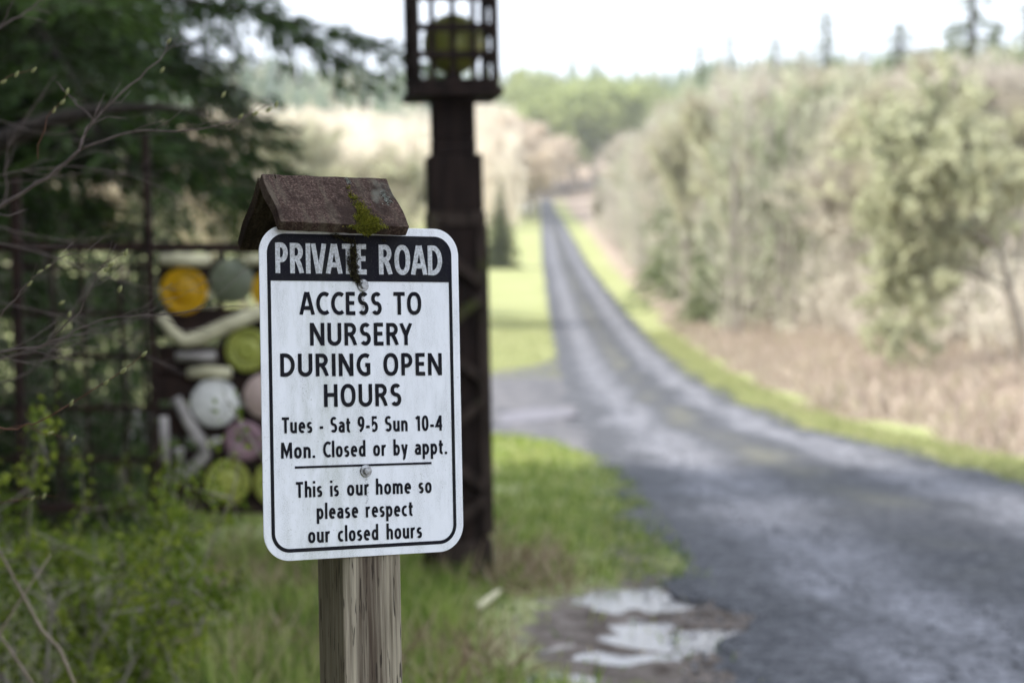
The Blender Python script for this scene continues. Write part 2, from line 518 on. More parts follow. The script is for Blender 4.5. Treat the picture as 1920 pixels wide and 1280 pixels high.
# ------------------------------------------------------------------ far wood and hillside trees
def far_conifers():
    rng = np.random.default_rng(11)
    Vs, Fs, vr = [], [], []
    nb = 0
    n = 2600
    yy = rng.uniform(520, 1150, n)
    xx = rng.uniform(-0.36, 0.36, n) * yy
    layers = 6; k = 7
    for i in range(n):
        x, y = xx[i], yy[i]
        if y < 650 and -0.02 * y < x < 0.05 * y: continue
        h = rng.uniform(9, 17) * (1.35 if rng.random() < 0.06 else 1); w = h * rng.uniform(0.17, 0.25)
        z0 = gz(x, y)
        hue = rng.uniform(0, 1)
        for j in range(layers):
            t0 = 0.08 + 0.92 * j / layers; t1 = min(1.0, t0 + 1.6 / layers)
            r0 = w * (1 - t0) ** 0.9 + 0.25
            a = np.arange(k) * 2 * math.pi / k + rng.uniform(0, 6)
            rr_ = r0 * rng.uniform(0.6, 1.25, k)
            ring = np.stack([x + rr_ * np.cos(a), y + rr_ * np.sin(a), z0 + h * t0 - 0.5 * rng.uniform(0, 1.6, k)], 1)
            top = np.array([[x + rng.normal() * 0.15, y, z0 + h * t1]])
            Vs.append(np.concatenate([ring, top]))
            Fs.append(np.array([[nb + q, nb + (q + 1) % k, nb + k] for q in range(k)]))
            vr.append(np.clip(hue + rng.uniform(-.25, .25, k), 0, 1))
            nb += k + 1
    return np_mesh('far_forest', np.concatenate(Vs), np.concatenate(Fs), np.concatenate(vr))
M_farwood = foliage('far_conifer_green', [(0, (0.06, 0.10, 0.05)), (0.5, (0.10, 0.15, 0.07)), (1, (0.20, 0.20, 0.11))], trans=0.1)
tag(link_mesh('far_forest', far_conifers(), M_farwood), 'blue green conifer forest covering the far ridge', kind='stuff')

# bare and lichen covered broadleaved trees ---------------------------
def grow(rng, height, spread=0.55, levels=5, start_r=None, kids=(3, 4), up=0.25, trunk_frac=0.25, wob=0.18):
    """returns P0,P1,R0,R1 arrays of segments and level, tips"""
    S = []
    r0 = start_r or height * 0.018
    def rec(p, d, L, r_, lv):
        nseg = 3 if lv < 3 else 2
        q = p.copy(); dd = d.copy()
        for s_ in range(nseg):
            dd = dd + rng.normal(size=3) * wob + np.array([0, 0, up * 0.3])
            dd /= np.linalg.norm(dd)
            q2 = q + dd * L / nseg
            ra = r_ * (1 - 0.35 * s_ / nseg); rb = r_ * (1 - 0.35 * (s_ + 1) / nseg)
            S.append((q, q2, ra, rb, lv))
            if lv < levels and (s_ >= 1 or lv > 0):
                for k in range(1 if s_ < nseg - 1 else rng.integers(kids[0] - 1, kids[1])):
                    a = rng.normal(size=3); a -= a.dot(dd) * dd; a /= np.linalg.norm(a)
                    nd = dd * (1 - spread) + a * spread * rng.uniform(0.7, 1.5) + np.array([0, 0, up * 0.5])
                    nd /= np.linalg.norm(nd)
                    rec(q2, nd, L * rng.uniform(0.55, 0.82), rb * 0.62, lv + 1)
            q = q2
    rec(np.zeros(3), np.array([0, 0, 1.0]), height * trunk_frac * 1.3, r0, 0)
    P0 = np.array([s_[0] for s_ in S]); P1 = np.array([s_[1] for s_ in S])
    top = P1[:, 2].max()
    sc = height / top
    return P0 * sc, P1 * sc, np.array([s_[2] for s_ in S]), np.array([s_[3] for s_ in S]), np.array([s_[4] for s_ in S])

def bare_tree_meshes(seed, height, levels=5, twig_n=2, lichen=0.6, card=(0.28, 0.1), spread=0.55, up=0.25, rmin=0.006, trunk_frac=0.25):
    rng = np.random.default_rng(seed)
    P0, P1, R0, R1, LV = grow(rng, height, spread=spread, up=up, levels=levels, trunk_frac=trunk_frac)
    m = LV <= 2
    V, F = seg_tubes(P0[m], P1[m], np.maximum(R0[m], rmin * 2), np.maximum(R1[m], rmin * 1.5), 5)
    trunk = np_mesh('trunk', V, F)
    q = ~m
    V1, F1 = seg_tubes(P0[q], P1[q], np.maximum(R0[q], rmin), np.maximum(R1[q], rmin * .7), 3)
    v1 = np.full(len(F1), 0.12) + rng.uniform(-.1, .1, len(F1))
    # twigs and tufts of lichen along the outer branches
    qs = np.where(LV >= levels - 2)[0]
    ii = rng.choice(qs, len(qs) * twig_n)
    t = rng.random((len(ii), 1))
    C = P0[ii] * (1 - t) + P1[ii] * t
    D = unit(P1[ii] - P0[ii]) * 0.7 + rng.normal(size=(len(ii), 3)) * 0.55 + np.array([0, 0, 0.2])
    V2, F2 = cards(C, D, rng.uniform(0.6, 1.4, len(ii)) * card[0] * 1.6, rmin * 2.2, rng)
    v2 = rng.uniform(0.0, 0.35, len(F2))
    kk = rng.choice(qs, int(len(qs) * twig_n * lichen))
    t = rng.random((len(kk), 1))
    C = P0[kk] * (1 - t) + P1[kk] * t + rng.normal(size=(len(kk), 3)) * 0.04
    D = rng.normal(size=(len(kk), 3)) + np.array([0, 0, -0.5])
    V3, F3 = cards(C, D, rng.uniform(0.5, 1.3, len(kk)) * card[0], card[1] * rng.uniform(0.6, 1.3, len(kk)), rng)
    v3 = rng.uniform(0.5, 1.0, len(F3))
    V = np.concatenate([V1, V2, V3]); F = np.concatenate([F1, F2 + len(V1), F3 + len(V1) + len(V2)])
    crown = np_mesh('crown', V, F, np.concatenate([v1, v2, v3]))
    return trunk, crown

M_bark = simple('grey_bark', (0.30, 0.27, 0.22), 0.9, (0.17, 0.145, 0.12), 9)
M_bark_dark = simple('dark_bark', (0.06, 0.045, 0.035), 0.95, (0.025, 0.02, 0.016), 14, bmp=0.6, mapping=(1, 1, 0.25))
M_lichen = foliage('lichen_twigs', [(0, (0.30, 0.26, 0.20)), (0.4, (0.46, 0.42, 0.32)), (0.5, (0.52, 0.53, 0.36)), (1, (0.68, 0.69, 0.50))], trans=0.3, rough=0.9)
M_mauve = foliage('mauve_bare_twigs', [(0, (0.36, 0.32, 0.28)), (0.4, (0.54, 0.49, 0.43)), (1, (0.62, 0.60, 0.48))], trans=0.3, rough=0.9)
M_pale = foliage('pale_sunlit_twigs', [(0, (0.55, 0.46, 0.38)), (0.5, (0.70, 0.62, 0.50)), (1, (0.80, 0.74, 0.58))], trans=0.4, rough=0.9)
M_spring = foliage('spring_green_leaves', [(0, (0.21, 0.24, 0.10)), (0.5, (0.32, 0.37, 0.15)), (1, (0.44, 0.48, 0.22))], trans=0.3)

def tree_thing(name, loc, h, meshes, mats, label, cat='tree', group=None, rot=0.0, base_h=10.0, wide=1.0, lean=(0, 0)):
    root = empty(name, loc, (lean[0], lean[1], rot), label, cat, group)
    s_ = h / base_h
    root.scale = (s_ * wide, s_ * wide, s_)
    for nm, me, mt in zip(('trunk', 'crown'), meshes, mats):
        o = bpy.data.objects.new(nm, me)
        if not me.materials: me.materials.append(mt)
        else:
            if me.materials[0] != mt:
                o.data = me
        COL.objects.link(o); o.parent = root
        if me.materials[0] != mt:
            o.material_slots[0].link = 'OBJECT'; o.material_slots[0].material = mt
    return root

variants = [bare_tree_meshes(100 + i, 10.0, levels=5, twig_n=7, lichen=1.2, card=(0.34, 0.06), rmin=0.013, trunk_frac=(.10, .14, .18, .12)[i], spread=(.42, .36, .40, .48)[i], up=(.5, .7, .55, .4)[i]) for i in range(4)]
rs = random.Random(5)
def skyline(px):
    return float(np.interp(px, [0, 700, 930, 1050, 1075, 1130, 1200, 1270, 1400, 1900, 2200], [200, 200, 195, 225, 390, 330, 235, 175, 125, 108, 100]))
def wood_zone(x, d):
    px = 960 + x / d * FPX
    return ('lining the road bend at the left end of the wood' if px < 1230 else 'under the two thin fir tops' if px < 1430 else
            'below the slender pointed fir' if px < 1600 else 'behind the widest dry grass' if px < 1780 else 'beside the tallest fir at the right edge')
def fit_height(x, d, h, slack):
    """tree height kept under the wood's skyline as the valley shows it"""
    px = 960 + x / d * FPX
    return min(h, CAM_H + (600 - skyline(px) - slack) / FPX * d - gz(x, d))
# hillside wood right of the road: individually placed, background
spots = []
for i in range(240):
    d = rs.uniform(78, 270)
    x = road_r(d) + 2.6 + rs.random() ** 0.9 * (0.27 * d - 4)
    spots.append((x, d))
for i in range(26):
    d = rs.uniform(52, 95); spots.append((rs.uniform(max(road_r(d) + 7, .13 * d), 0.27 * d), d))
spots.sort(key=lambda s_: s_[1])
for i, (x, d) in enumerate(spots):
    v = variants[i % 4]
    edge = (x - road_r(d)) < 10
    h = rs.uniform(6.5, 9.5) if edge else rs.uniform(9, 12.5)
    h = fit_height(x, d, h * 1.15, rs.random() ** 2 * 70)
    if h < 2.5: continue
    mt = M_mauve if (edge and rs.random() < 0.6) or rs.random() < 0.2 else M_lichen
    tree_thing('bare_tree', (x, d, gz(x, d) - 0.1), h, v, (M_bark, mt),
               ('bare mauve-grey tree ' if mt is M_mauve else 'lichen-grey bare tree ') + wood_zone(x, d),
               group=('bare mauve trees ' if mt is M_mauve else 'lichened bare trees ') + wood_zone(x, d), rot=rs.uniform(0, 6.28), wide=rs.uniform(0.65, 1.15))
# pale sunlit trees at the head of the valley and behind the gate
for i in range(60):
    d = rs.uniform(250, 430)
    x = rs.uniform(-0.245, 0.012) * d
    if i < 14:
        x = rs.uniform(-0.03, 0.012) * d
    if i > 36:
        d = rs.uniform(440, 520); x = rs.uniform(-0.02, 0.04) * d
    h = fit_height(x, d, rs.uniform(15, 24), rs.random() * 60)
    if h < 4: continue
    tree_thing('bare_tree', (x, d, gz(x, d) - 0.2), h, variants[(i + 1) % 4], (M_bark, M_pale),
               'tall pale bare tree on the sunlit slope left of the road\'s end', group='pale sunlit trees up the valley', rot=rs.uniform(0, 6.28), wide=rs.uniform(1.0, 1.4))
for i in range(16):   # nearer pale scrub behind the gate and the dark conifer
    d = rs.uniform(70, 140); x = rs.uniform(-0.235, -0.075) * d
    tree_thing('bare_tree', (x, d, gz(x, d) - 0.1), fit_height(x, d, rs.uniform(8, 12), rs.random() * 40), variants[i % 4], (M_bark, M_pale if i % 3 else M_lichen),
               'bare pale tree beyond the lawn seen through the gate', group='trees beyond the lawn behind the gate', rot=rs.uniform(0, 6.28), wide=1.25)

def leafy_meshes(seed, n=5200, h=10.0, size=0.42):
    rng = np.random.default_rng(seed)
    P0, P1, R0, R1, LV = grow(rng, h * 0.92, spread=0.5, levels=4, trunk_frac=0.22)
    m = LV <= 2
    V, F = seg_tubes(P0[m], P1[m], R0[m], R1[m], 5)
    tr = np_mesh('trunk', V, F)
    qs = np.where(LV >= 2)[0]
    ii = rng.choice(qs, n)
    C = P1[ii] + rng.normal(size=(n, 3)) * 0.38
    D = rng.normal(size=(n, 3))
    V, F = cards(C, D, rng.uniform(.6, 1.2, n) * size, size * 0.7, rng)
    clump = np.repeat(rng.random(60), 1)[ii % 60]
    return tr, np_mesh('crown', V, F, np.clip(clump * 0.6 + rng.uniform(0, .4, n), 0, 1))
leafy = [leafy_meshes(31), leafy_meshes(32)]
for i, (px, py, d, h) in enumerate([(1085, 300, 470, 26), (1120, 320, 455, 27), (1150, 290, 470, 25), (1070, 260, 520, 27), (1110, 250, 530, 26), (1175, 250, 520, 24), (1145, 235, 560, 26), (1200, 225, 560, 24)]):
    x = (px - 960) / FPX * d
    tree_thing('leafy_tree', (x, d, gz(x, d) - 0.3), h, leafy[i % 2], (M_bark, M_spring), 'bright spring-green tree on the far slope above the road\'s end',
               group='spring green trees above the road', rot=i * 1.3, wide=1.25)

# conifers ------------------------------------------------------------
def conifer_meshes(seed, h=10.0, w=2.4, whorls=34, per=7, droop=0.35, sprays=26, card=(0.34, 0.11), t_start=0.08, rounded=1.0):
    rng = np.random.default_rng(seed)
    tr_pts = [(0, 0, h * t) for t in np.linspace(0, 1, 9)]
    mb = MB(); mb.tube(tr_pts, [h * 0.018 * (1 - t) + 0.01 for t in np.linspace(0, 1, 9)], 7)
    trunk = bpy.data.meshes.new('trunk'); trunk.from_pydata(mb.v, [], mb.f)
    C, D, LL, VV = [], [], [], []
    S0, S1, SR = [], [], []
    for i in range(whorls):
        t = t_start + (1 - t_start) * (i + rng.random() * 0.5) / whorls
        L0 = w * (1 - t) ** rounded + 0.06
        for k in range(per):
            if rng.random() < 0.12: continue
            a = rng.uniform(0, 2 * math.pi)
            L = L0 * rng.uniform(0.55, 1.15)
            out = np.array([math.cos(a), math.sin(a), 0])
            n = max(3, int(sprays * L / w))
            s_ = np.sort(rng.random(n))
            P = np.array([0, 0, h * t]) + out * (s_ * L)[:, None] + np.array([0, 0, 1.0]) * ((0.25 * s_ - (droop + 0.3) * s_ ** 2) * L)[:, None]
            S0.append(np.array([0, 0, h * t])); S1.append(P[-1]); SR.append(0.012 + 0.01 * L)
            side = np.cross(out, [0, 0, 1])
            C.append(P + rng.normal(size=(n, 3)) * 0.04)
            D.append(out * 0.6 + side * rng.uniform(-1, 1, (n, 1)) + np.array([0, 0, -1]) * rng.uniform(0.0, 0.9, (n, 1)))
            LL.append(rng.uniform(.6, 1.3, n) * (.35 + .65 * (1 - t))); VV.append(np.clip(rng.uniform(0, .7) + rng.uniform(0, .3, n), 0, 1))
    C = np.concatenate(C); D = np.concatenate(D); LL = np.concatenate(LL)
    V, F = cards(C, D, LL * card[0], LL * card[1], rng)
    V2, F2 = seg_tubes(S0, S1, SR, np.array(SR) * 0.3, 3)
    return trunk, np_mesh('crown', np.concatenate([V, V2]), np.concatenate([F, F2 + len(V)]), np.concatenate([np.concatenate(VV), np.zeros(len(F2))]))
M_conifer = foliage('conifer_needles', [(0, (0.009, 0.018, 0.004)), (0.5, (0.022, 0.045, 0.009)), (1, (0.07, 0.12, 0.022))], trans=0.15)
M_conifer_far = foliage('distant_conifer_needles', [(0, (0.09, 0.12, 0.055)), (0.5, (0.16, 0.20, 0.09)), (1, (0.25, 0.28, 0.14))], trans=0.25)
con = [conifer_meshes(41, w=2.4, whorls=44, per=10, rounded=1.25, card=(.42, .12)), conifer_meshes(42, w=1.8, whorls=44, per=9, rounded=1.25, card=(.4, .11)), conifer_meshes(43, w=2.7, whorls=40, per=10, rounded=1.2, card=(.46, .13))]
for (px, top, d, wd, v, lab) in [
        (1548, 14, 130, 2.2, 1, 'slender pointed fir rising above the wood, left of the two spires right of centre'),
        (1686, 38, 118, 2.9, 0, 'green pointed fir rising above the wood, right of the slender one'),
        (1822, -75, 90, 2.3, 2, 'tallest broad fir near the right edge reaching the top of the frame'),
        (1778, 40, 110, 2.2, 1, 'feathery fir just left of the tallest fir near the right edge'),
        (1868, 30, 105, 2.0, 1, 'feathery fir just right of the tallest fir near the right edge'),
        (1728, 84, 125, 2.2, 2, 'low broad fir right of the green pointed fir'),
        (1620, 88, 130, 2.2, 2, 'low broad fir left of the green pointed fir'),
        (1500, 84, 135, 2.2, 2, 'low broad fir left of the slender pointed fir'),
        (1925, 0, 100, 2.4, 2, 'dark fir cut by the right edge of the frame'),
        (1312, 74, 150, 1.5, 1, 'thin grey-green fir top, first above the wood from the road'),
        (1368, 54, 160, 1.4, 1, 'thin fir top, second above the wood from the road'),
        (1452, 62, 150, 2.0, 1, 'pale feathery fir top between the thin pair and the pointed firs'),
        (1020, 140, 640, 1.0, 0, 'dark fir on the ridge just right of the lantern'),
        (1295, 165, 104, 1.3, 2, 'dark green fir low in the wood nearest the road bend'),
        (1330, 320, 84, 1.0, 2, 'small dark fir among bare mauve twigs, left in the wood'),
        (1350, 140, 112, 1.4, 0, 'dark green fir behind the bare trees above the road bend'),
        (1410, 110, 118, 1.5, 0, 'green fir head under the skyline between the thin fir tops and the slender fir'),
        (1590, 130, 160, 1.2, 2, 'dark fir filling the skyline between the two pointed firs'),
        (1755, 120, 150, 1.2, 0, 'fir on the skyline between the green pointed fir and the tallest fir'),
        (1885, 190, 60, 1.3, 2, 'dark green fir behind the lichen-hung trees at the right edge'),
        (1450, 300, 84, 1.1, 2, 'small dark fir among bare mauve twigs, middle of the wood')]:
    x = (px - 960) / FPX * d
    z0 = gz(x, d); h = CAM_H + (600 - top) / FPX * d - z0
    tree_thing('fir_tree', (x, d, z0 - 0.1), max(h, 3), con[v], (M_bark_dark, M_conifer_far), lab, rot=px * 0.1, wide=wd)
for i in range(26):
    px = 1290 + 640 * (i + rs.random()) / 26; d = rs.uniform(210, 300); x = (px - 960) / FPX * d
    z0 = gz(x, d); h = CAM_H + (600 - skyline(px) + rs.uniform(-28, 18)) / FPX * d - z0
    if h > 4:
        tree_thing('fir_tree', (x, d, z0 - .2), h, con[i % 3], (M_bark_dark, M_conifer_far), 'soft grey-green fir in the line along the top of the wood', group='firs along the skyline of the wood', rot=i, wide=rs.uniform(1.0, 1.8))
# young dense conifer on the lawn beside the pillar
yew = conifer_meshes(50, h=10, w=2.9, whorls=60, per=12, droop=0.1, sprays=20, card=(0.5, 0.2), t_start=0.03, rounded=0.8)
d = 160; x = (938 - 960) / FPX * d
M_yew = foliage('young_conifer_needles', [(0, (0.04, 0.05, 0.02)), (1, (0.10, 0.12, 0.04))], trans=0.1)
tree_thing('young_conifer', (x, d, gz(x, d) - 0.1), 6.6, yew, (M_bark_dark, M_yew), 'small dark conical tree on the lawn just right of the pillar', wide=0.95)

# twiggy thicket and dry meadow --------------------------------------
def twig_mass(name, n, sampler, L, W, mat, label, seed, updir=1.3, var=None):
    rng = np.random.default_rng(seed)
    C, hl = sampler(rng, n)
    D = rng.normal(size=(len(C), 3)) + np.array([0, 0, updir])
    V, F = cards(C, D, rng.uniform(.5, 1.4, len(C)) * L * hl, W * rng.uniform(.6, 1.4, len(C)), rng)
    v = rng.random(len(C)) if var is None else var(C, rng)
    o = link_mesh(name, np_mesh(name, V, F, v), mat)
    return tag(o, label, kind='stuff')

def thick(rng, n):
    # blobs of undergrowth along the foot of the wood
    nb = 330
    bd = 46 + rng.random(nb) ** 1.2 * 210
    bx = road_r(bd) + 3.2 + np.clip(60 / bd, 0.2, 1.3) * 3.0 + rng.random(nb) ** 1.3 * (0.16 * bd)
    bh = rng.uniform(1.8, 4.6, nb); br = rng.uniform(1.2, 3.0, nb)
    i = rng.integers(0, nb, n)
    u = unit(rng.normal(size=(n, 3))) * rng.random((n, 1)) ** 0.4
    x = bx[i] + u[:, 0] * br[i]; y = bd[i] + u[:, 1] * br[i] * 1.5
    z = ground_z(x, y) + np.abs(u[:, 2]) * bh[i] * 0.9
    return np.stack([x, y, z], 1), np.ones(n)
twig_mass('bare_thicket', 110000, thick, 0.7, 0.05, M_mauve, 'mauve and grey bare brush along the foot of the wood', 61, 1.0)

def saplings(name, cols, per, L, W, mat, label, seed):
    """slender upright crowns: cols = (x, y, height, width, hue)"""
    rng = np.random.default_rng(seed)
    cols = np.array(cols); m = len(cols)
    i = rng.integers(0, m, m * per)
    t = rng.random(len(i)) ** 0.85
    w = cols[i, 3] * (np.sin(np.pi * np.clip(t * .88 + .08, 0, 1)) ** .8) * rng.random(len(i)) ** .5
    a = rng.uniform(0, 2 * np.pi, len(i))
    x = cols[i, 0] + w * np.cos(a); y = cols[i, 1] + w * np.sin(a)
    C = np.stack([x, y, ground_z(cols[i, 0], cols[i, 1]) + t * cols[i, 2]], 1)
    D = np.stack([np.cos(a) * .55, np.sin(a) * .55, np.full(len(i), .9)], 1) + rng.normal(size=(len(i), 3)) * .4
    V, F = cards(C, D, rng.uniform(.5, 1.4, len(i)) * L, W * rng.uniform(.6, 1.4, len(i)), rng)
    v = np.clip(cols[i, 4] + rng.normal(size=len(i)) * .07, 0, 1)
    S0 = np.stack([cols[:, 0], cols[:, 1], ground_z(cols[:, 0], cols[:, 1])], 1)
    S1 = S0 + np.stack([rng.normal(size=m) * .3, rng.normal(size=m) * .3, cols[:, 2] * .9], 1)
    V2, F2 = seg_tubes(S0, S1, cols[:, 2] * .009, cols[:, 2] * .003, 4)
    o = link_mesh(name, np_mesh(name, np.concatenate([V, V2]), np.concatenate([F, F2 + len(V)]), np.concatenate([v, np.full(len(F2), .1)])), mat)
    return tag(o, label, kind='stuff')
M_sap = foliage('mixed_bare_crowns', [(0, (0.29, 0.26, 0.235)), (0.3, (0.48, 0.435, 0.395)), (0.5, (0.54, 0.52, 0.43)), (0.8, (0.54, 0.57, 0.40)), (0.9, (0.26, 0.30, 0.17)), (1, (0.12, 0.16, 0.08))], trans=0.35, rough=.9)
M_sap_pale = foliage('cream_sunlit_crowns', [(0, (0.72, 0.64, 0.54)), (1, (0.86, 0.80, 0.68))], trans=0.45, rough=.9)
rs2 = random.Random(17)
cols = []
while len(cols) < 1150:
    d = rs2.uniform(70, 240); px = rs2.uniform(1055, 1990); x = (px - 960) / FPX * d
    if x < road_r(d) + 2.5: continue
    h = fit_height(x, d, rs2.uniform(7, 13), rs2.random() ** 1.5 * 90 - 12)
    if h < 2: continue
    t = (px - 1060) / 860
    hue = min(1, max(0, rs2.gauss(.40 + .34 * min(1, max(0, t)), .20)))
    if rs2.random() < .15 + .15 * t: hue = rs2.uniform(.88, 1)
    cols.append((x, d, h, h * rs2.uniform(.08, .16), hue))
saplings('bare_saplings', cols, 190, .62, .055, M_sap, 'feathery mass of slender bare saplings filling the wood right of the road', 81)
cols = []
while len(cols) < 420:
    d = rs2.uniform(240, 430); px = rs2.uniform(380, 1052); x = (px - 960) / FPX * d
    if px > 920: px2 = px
    h = fit_height(x, d, rs2.uniform(10, 20), rs2.random() * 60)
    if h < 4 or abs(x - 5.2) < 4.5: continue
    cols.append((x, d, h, h * rs2.uniform(.09, .17), rs2.random()))
saplings('pale_saplings', cols, 120, 1.3, .16, M_sap_pale, 'cream sunlit mass of bare trees closing the valley left of the road', 82)

M_drygrass = foliage('dry_tall_grass', [(0, (0.17, 0.13, 0.10)), (0.45, (0.39, 0.32, 0.265)), (0.8, (0.54, 0.465, 0.395)), (1, (0.25, 0.26, 0.12))], trans=0.25, rough=0.85, clump=0.7, clump_scale=0.8)
def meadow(rng, n):
    y = 17 + rng.random(n) ** 0.8 * 75
    x = road_r(y) + 1.0 + 0.4 * np.sin(y * 0.7) + y * 0.004 + rng.random(n) ** 1.2 * (2.2 + 0.17 * y)
    z = ground_z(x, y)
    return np.stack([x, y, z], 1), 0.55 + 0.5 * np.sin(x * 1.3 + y * .6) ** 2
twig_mass('dry_meadow_grass', 70000, meadow, 0.46, 0.022, M_drygrass, 'pinkish tan dry grass and dead bracken between verge and wood', 62, 0.9)

M_blade = foliage('green_grass_blades', [(0, (0.06, 0.11, 0.018)), (0.4, (0.17, 0.25, 0.042)), (0.75, (0.33, 0.40, 0.10)), (1, (0.48, 0.42, 0.24))], trans=0.35, clump=0.6, clump_scale=1.5)
def verge(rng, n):
    side = rng.random(n) < 0.5
    y = 14 + rng.random(n) ** 1.3 * 66
    xr = road_r(y) - 0.35 + rng.random(n) ** 0.7 * (1.0 + 0.004 * y)
    y2 = 46 + rng.random(n) * 50
    xl = road_l(y2) - rng.random(n) * 5 - 0.1
    x = np.where(side, xr, xl); yy = np.where(side, y, y2)
    return np.stack([x, yy, ground_z(x, yy)], 1), np.ones(n)
M_verge = foliage('sunlit_verge_grass', [(0, (0.18, 0.215, 0.085)), (0.6, (0.30, 0.32, 0.14)), (1, (0.42, 0.39, 0.24))], trans=0.35, clump=0.6, clump_scale=1.0)
twig_mass('verge_grass', 42000, verge, 0.11, 0.016, M_verge, 'short bright green grass along both sides of the road', 63, 1.6)

def near_grass(rng, n):
    y = 7.6 + rng.random(n) ** 1.1 * 21
    lo = -0.27 * y; hi = road_l(y) + 0.12
    x = lo + rng.random(n) * (hi - lo)
    md = 1.1 - np.hypot((x - 0.70) / 0.85, (y - 10.1) / 2.2) ** 2
    keep = (rng.random(n) > np.clip(md * 2.2, 0, 0.985)) & ~((x > -6) & (y > np.interp(x, dxs, dbot) - 0.2))
    keep &= rng.random(n) > np.clip((-x - .9) / .6, 0, .8) * (y < 12.5)
    x, y = x[keep], y[keep]
    tall = np.where((x < -0.25) & (y < 13), 1.8, .75) * (0.6 + 0.6 * (np.sin(x * 2.1 + 1) * np.sin(y * 1.7)) ** 2)
    return np.stack([x, y, ground_z(x, y)], 1), tall
twig_mass('grass', 90000, near_grass, 0.15, 0.011, M_blade, 'uneven green grass around the signpost and gate pillar', 64, 1.7)
def dead_grass(rng, n):
    y = 8 + rng.random(n) * 6.5
    x = -1.8 + rng.random(n) * 2.9
    k = (x < .35) & (np.sin(x * 3.0 + y * 1.1) + np.sin(y * 2.2 - x) > 0.2)
    x, y = x[k], y[k]
    return np.stack([x, y, ground_z(x, y)], 1), np.ones(len(x))
M_straw = foliage('straw', [(0, (0.12, 0.08, 0.05)), (0.6, (0.30, 0.22, 0.14)), (1, (0.45, 0.37, 0.26))], trans=0.2)
twig_mass('dead_grass', 15000, dead_grass, 0.26, 0.010, M_straw, 'dead tan stalks lying in the grass near the mud', 65, 0.25)

# loose stones on the near road
def pebbles():
    rng = np.random.default_rng(70)
    n = 9000
    y = 8 + rng.random(n) ** 1.5 * 16
    x = road_l(y) - 0.3 + rng.random(n) * (road_r(y) - road_l(y) + 0.4)
    u = (x - road_l(y)) / (road_r(y) - road_l(y))
    trk = np.exp(-((u - 0.27) / 0.09) ** 2) + np.exp(-((u - 0.75) / 0.09) ** 2)
    k = rng.random(n) > trk * 0.8
    x, y = x[k], y[k]; n = len(x)
    s = rng.uniform(0.005, 0.014, n)
    z = ground_z(x, y) + 0.035
    o = np.array([[1, 0, 0], [0, 1, 0], [-1, 0, 0], [0, -1, 0], [0, 0, .7], [0, 0, -.7]], float)
    V = np.stack([x, y, z], 1)[:, None, :] + o[None] * s[:, None, None] * rng.uniform(0.6, 1.3, (n, 6, 1))
    f = np.array([[0, 1, 4], [1, 2, 4], [2, 3, 4], [3, 0, 4], [1, 0, 5], [2, 1, 5], [3, 2, 5], [0, 3, 5]])
    F = (np.arange(n) * 6)[:, None, None] + f[None]
    return np_mesh('gravel', V.reshape(-1, 3), F.reshape(-1, 3), np.repeat(rng.random(n), 8))
M_peb = foliage('gravel_stones', [(0, (0.08, 0.082, 0.09)), (0.6, (0.14, 0.145, 0.155)), (1, (0.30, 0.30, 0.31))], trans=0.0, rough=0.7)
tag(link_mesh('gravel', pebbles(), M_peb), 'loose dark gravel stones scattered over the near road', kind='stuff')

# ------------------------------------------------------------------ lichen tree at the right edge
lt = bare_tree_meshes(211, 10.0, levels=5, twig_n=5, lichen=4.5, card=(0.24, 0.10), rmin=0.013, spread=0.6, trunk_frac=0.16, up=0.12)
M_lichen_bright = foliage('hanging_lichen', [(0, (0.22, 0.18, 0.15)), (0.4, (0.29, 0.27, 0.20)), (0.5, (0.40, 0.42, 0.27)), (1, (0.62, 0.63, 0.44))], trans=0.3, rough=0.9)
for (px, d, h, rot, wd, lab) in [(1925, 42, 6.4, 0.6, .9, 'lichen-hung tree nearest the road at the right edge'),
                                 (1830, 56, 7.0, 2.1, .75, 'pale lichen-hung tree just left of the nearest one'),
                                 (1640, 84, 7.4, 4.0, .8, 'lichen-pale tree standing behind the widest dry grass')]:
    x = (px - 960) / FPX * d
    tree_thing('lichen_tree', (x, d, gz(x, d) - 0.1), h, lt, (M_bark, M_lichen_bright), lab, rot=rot, wide=wd)

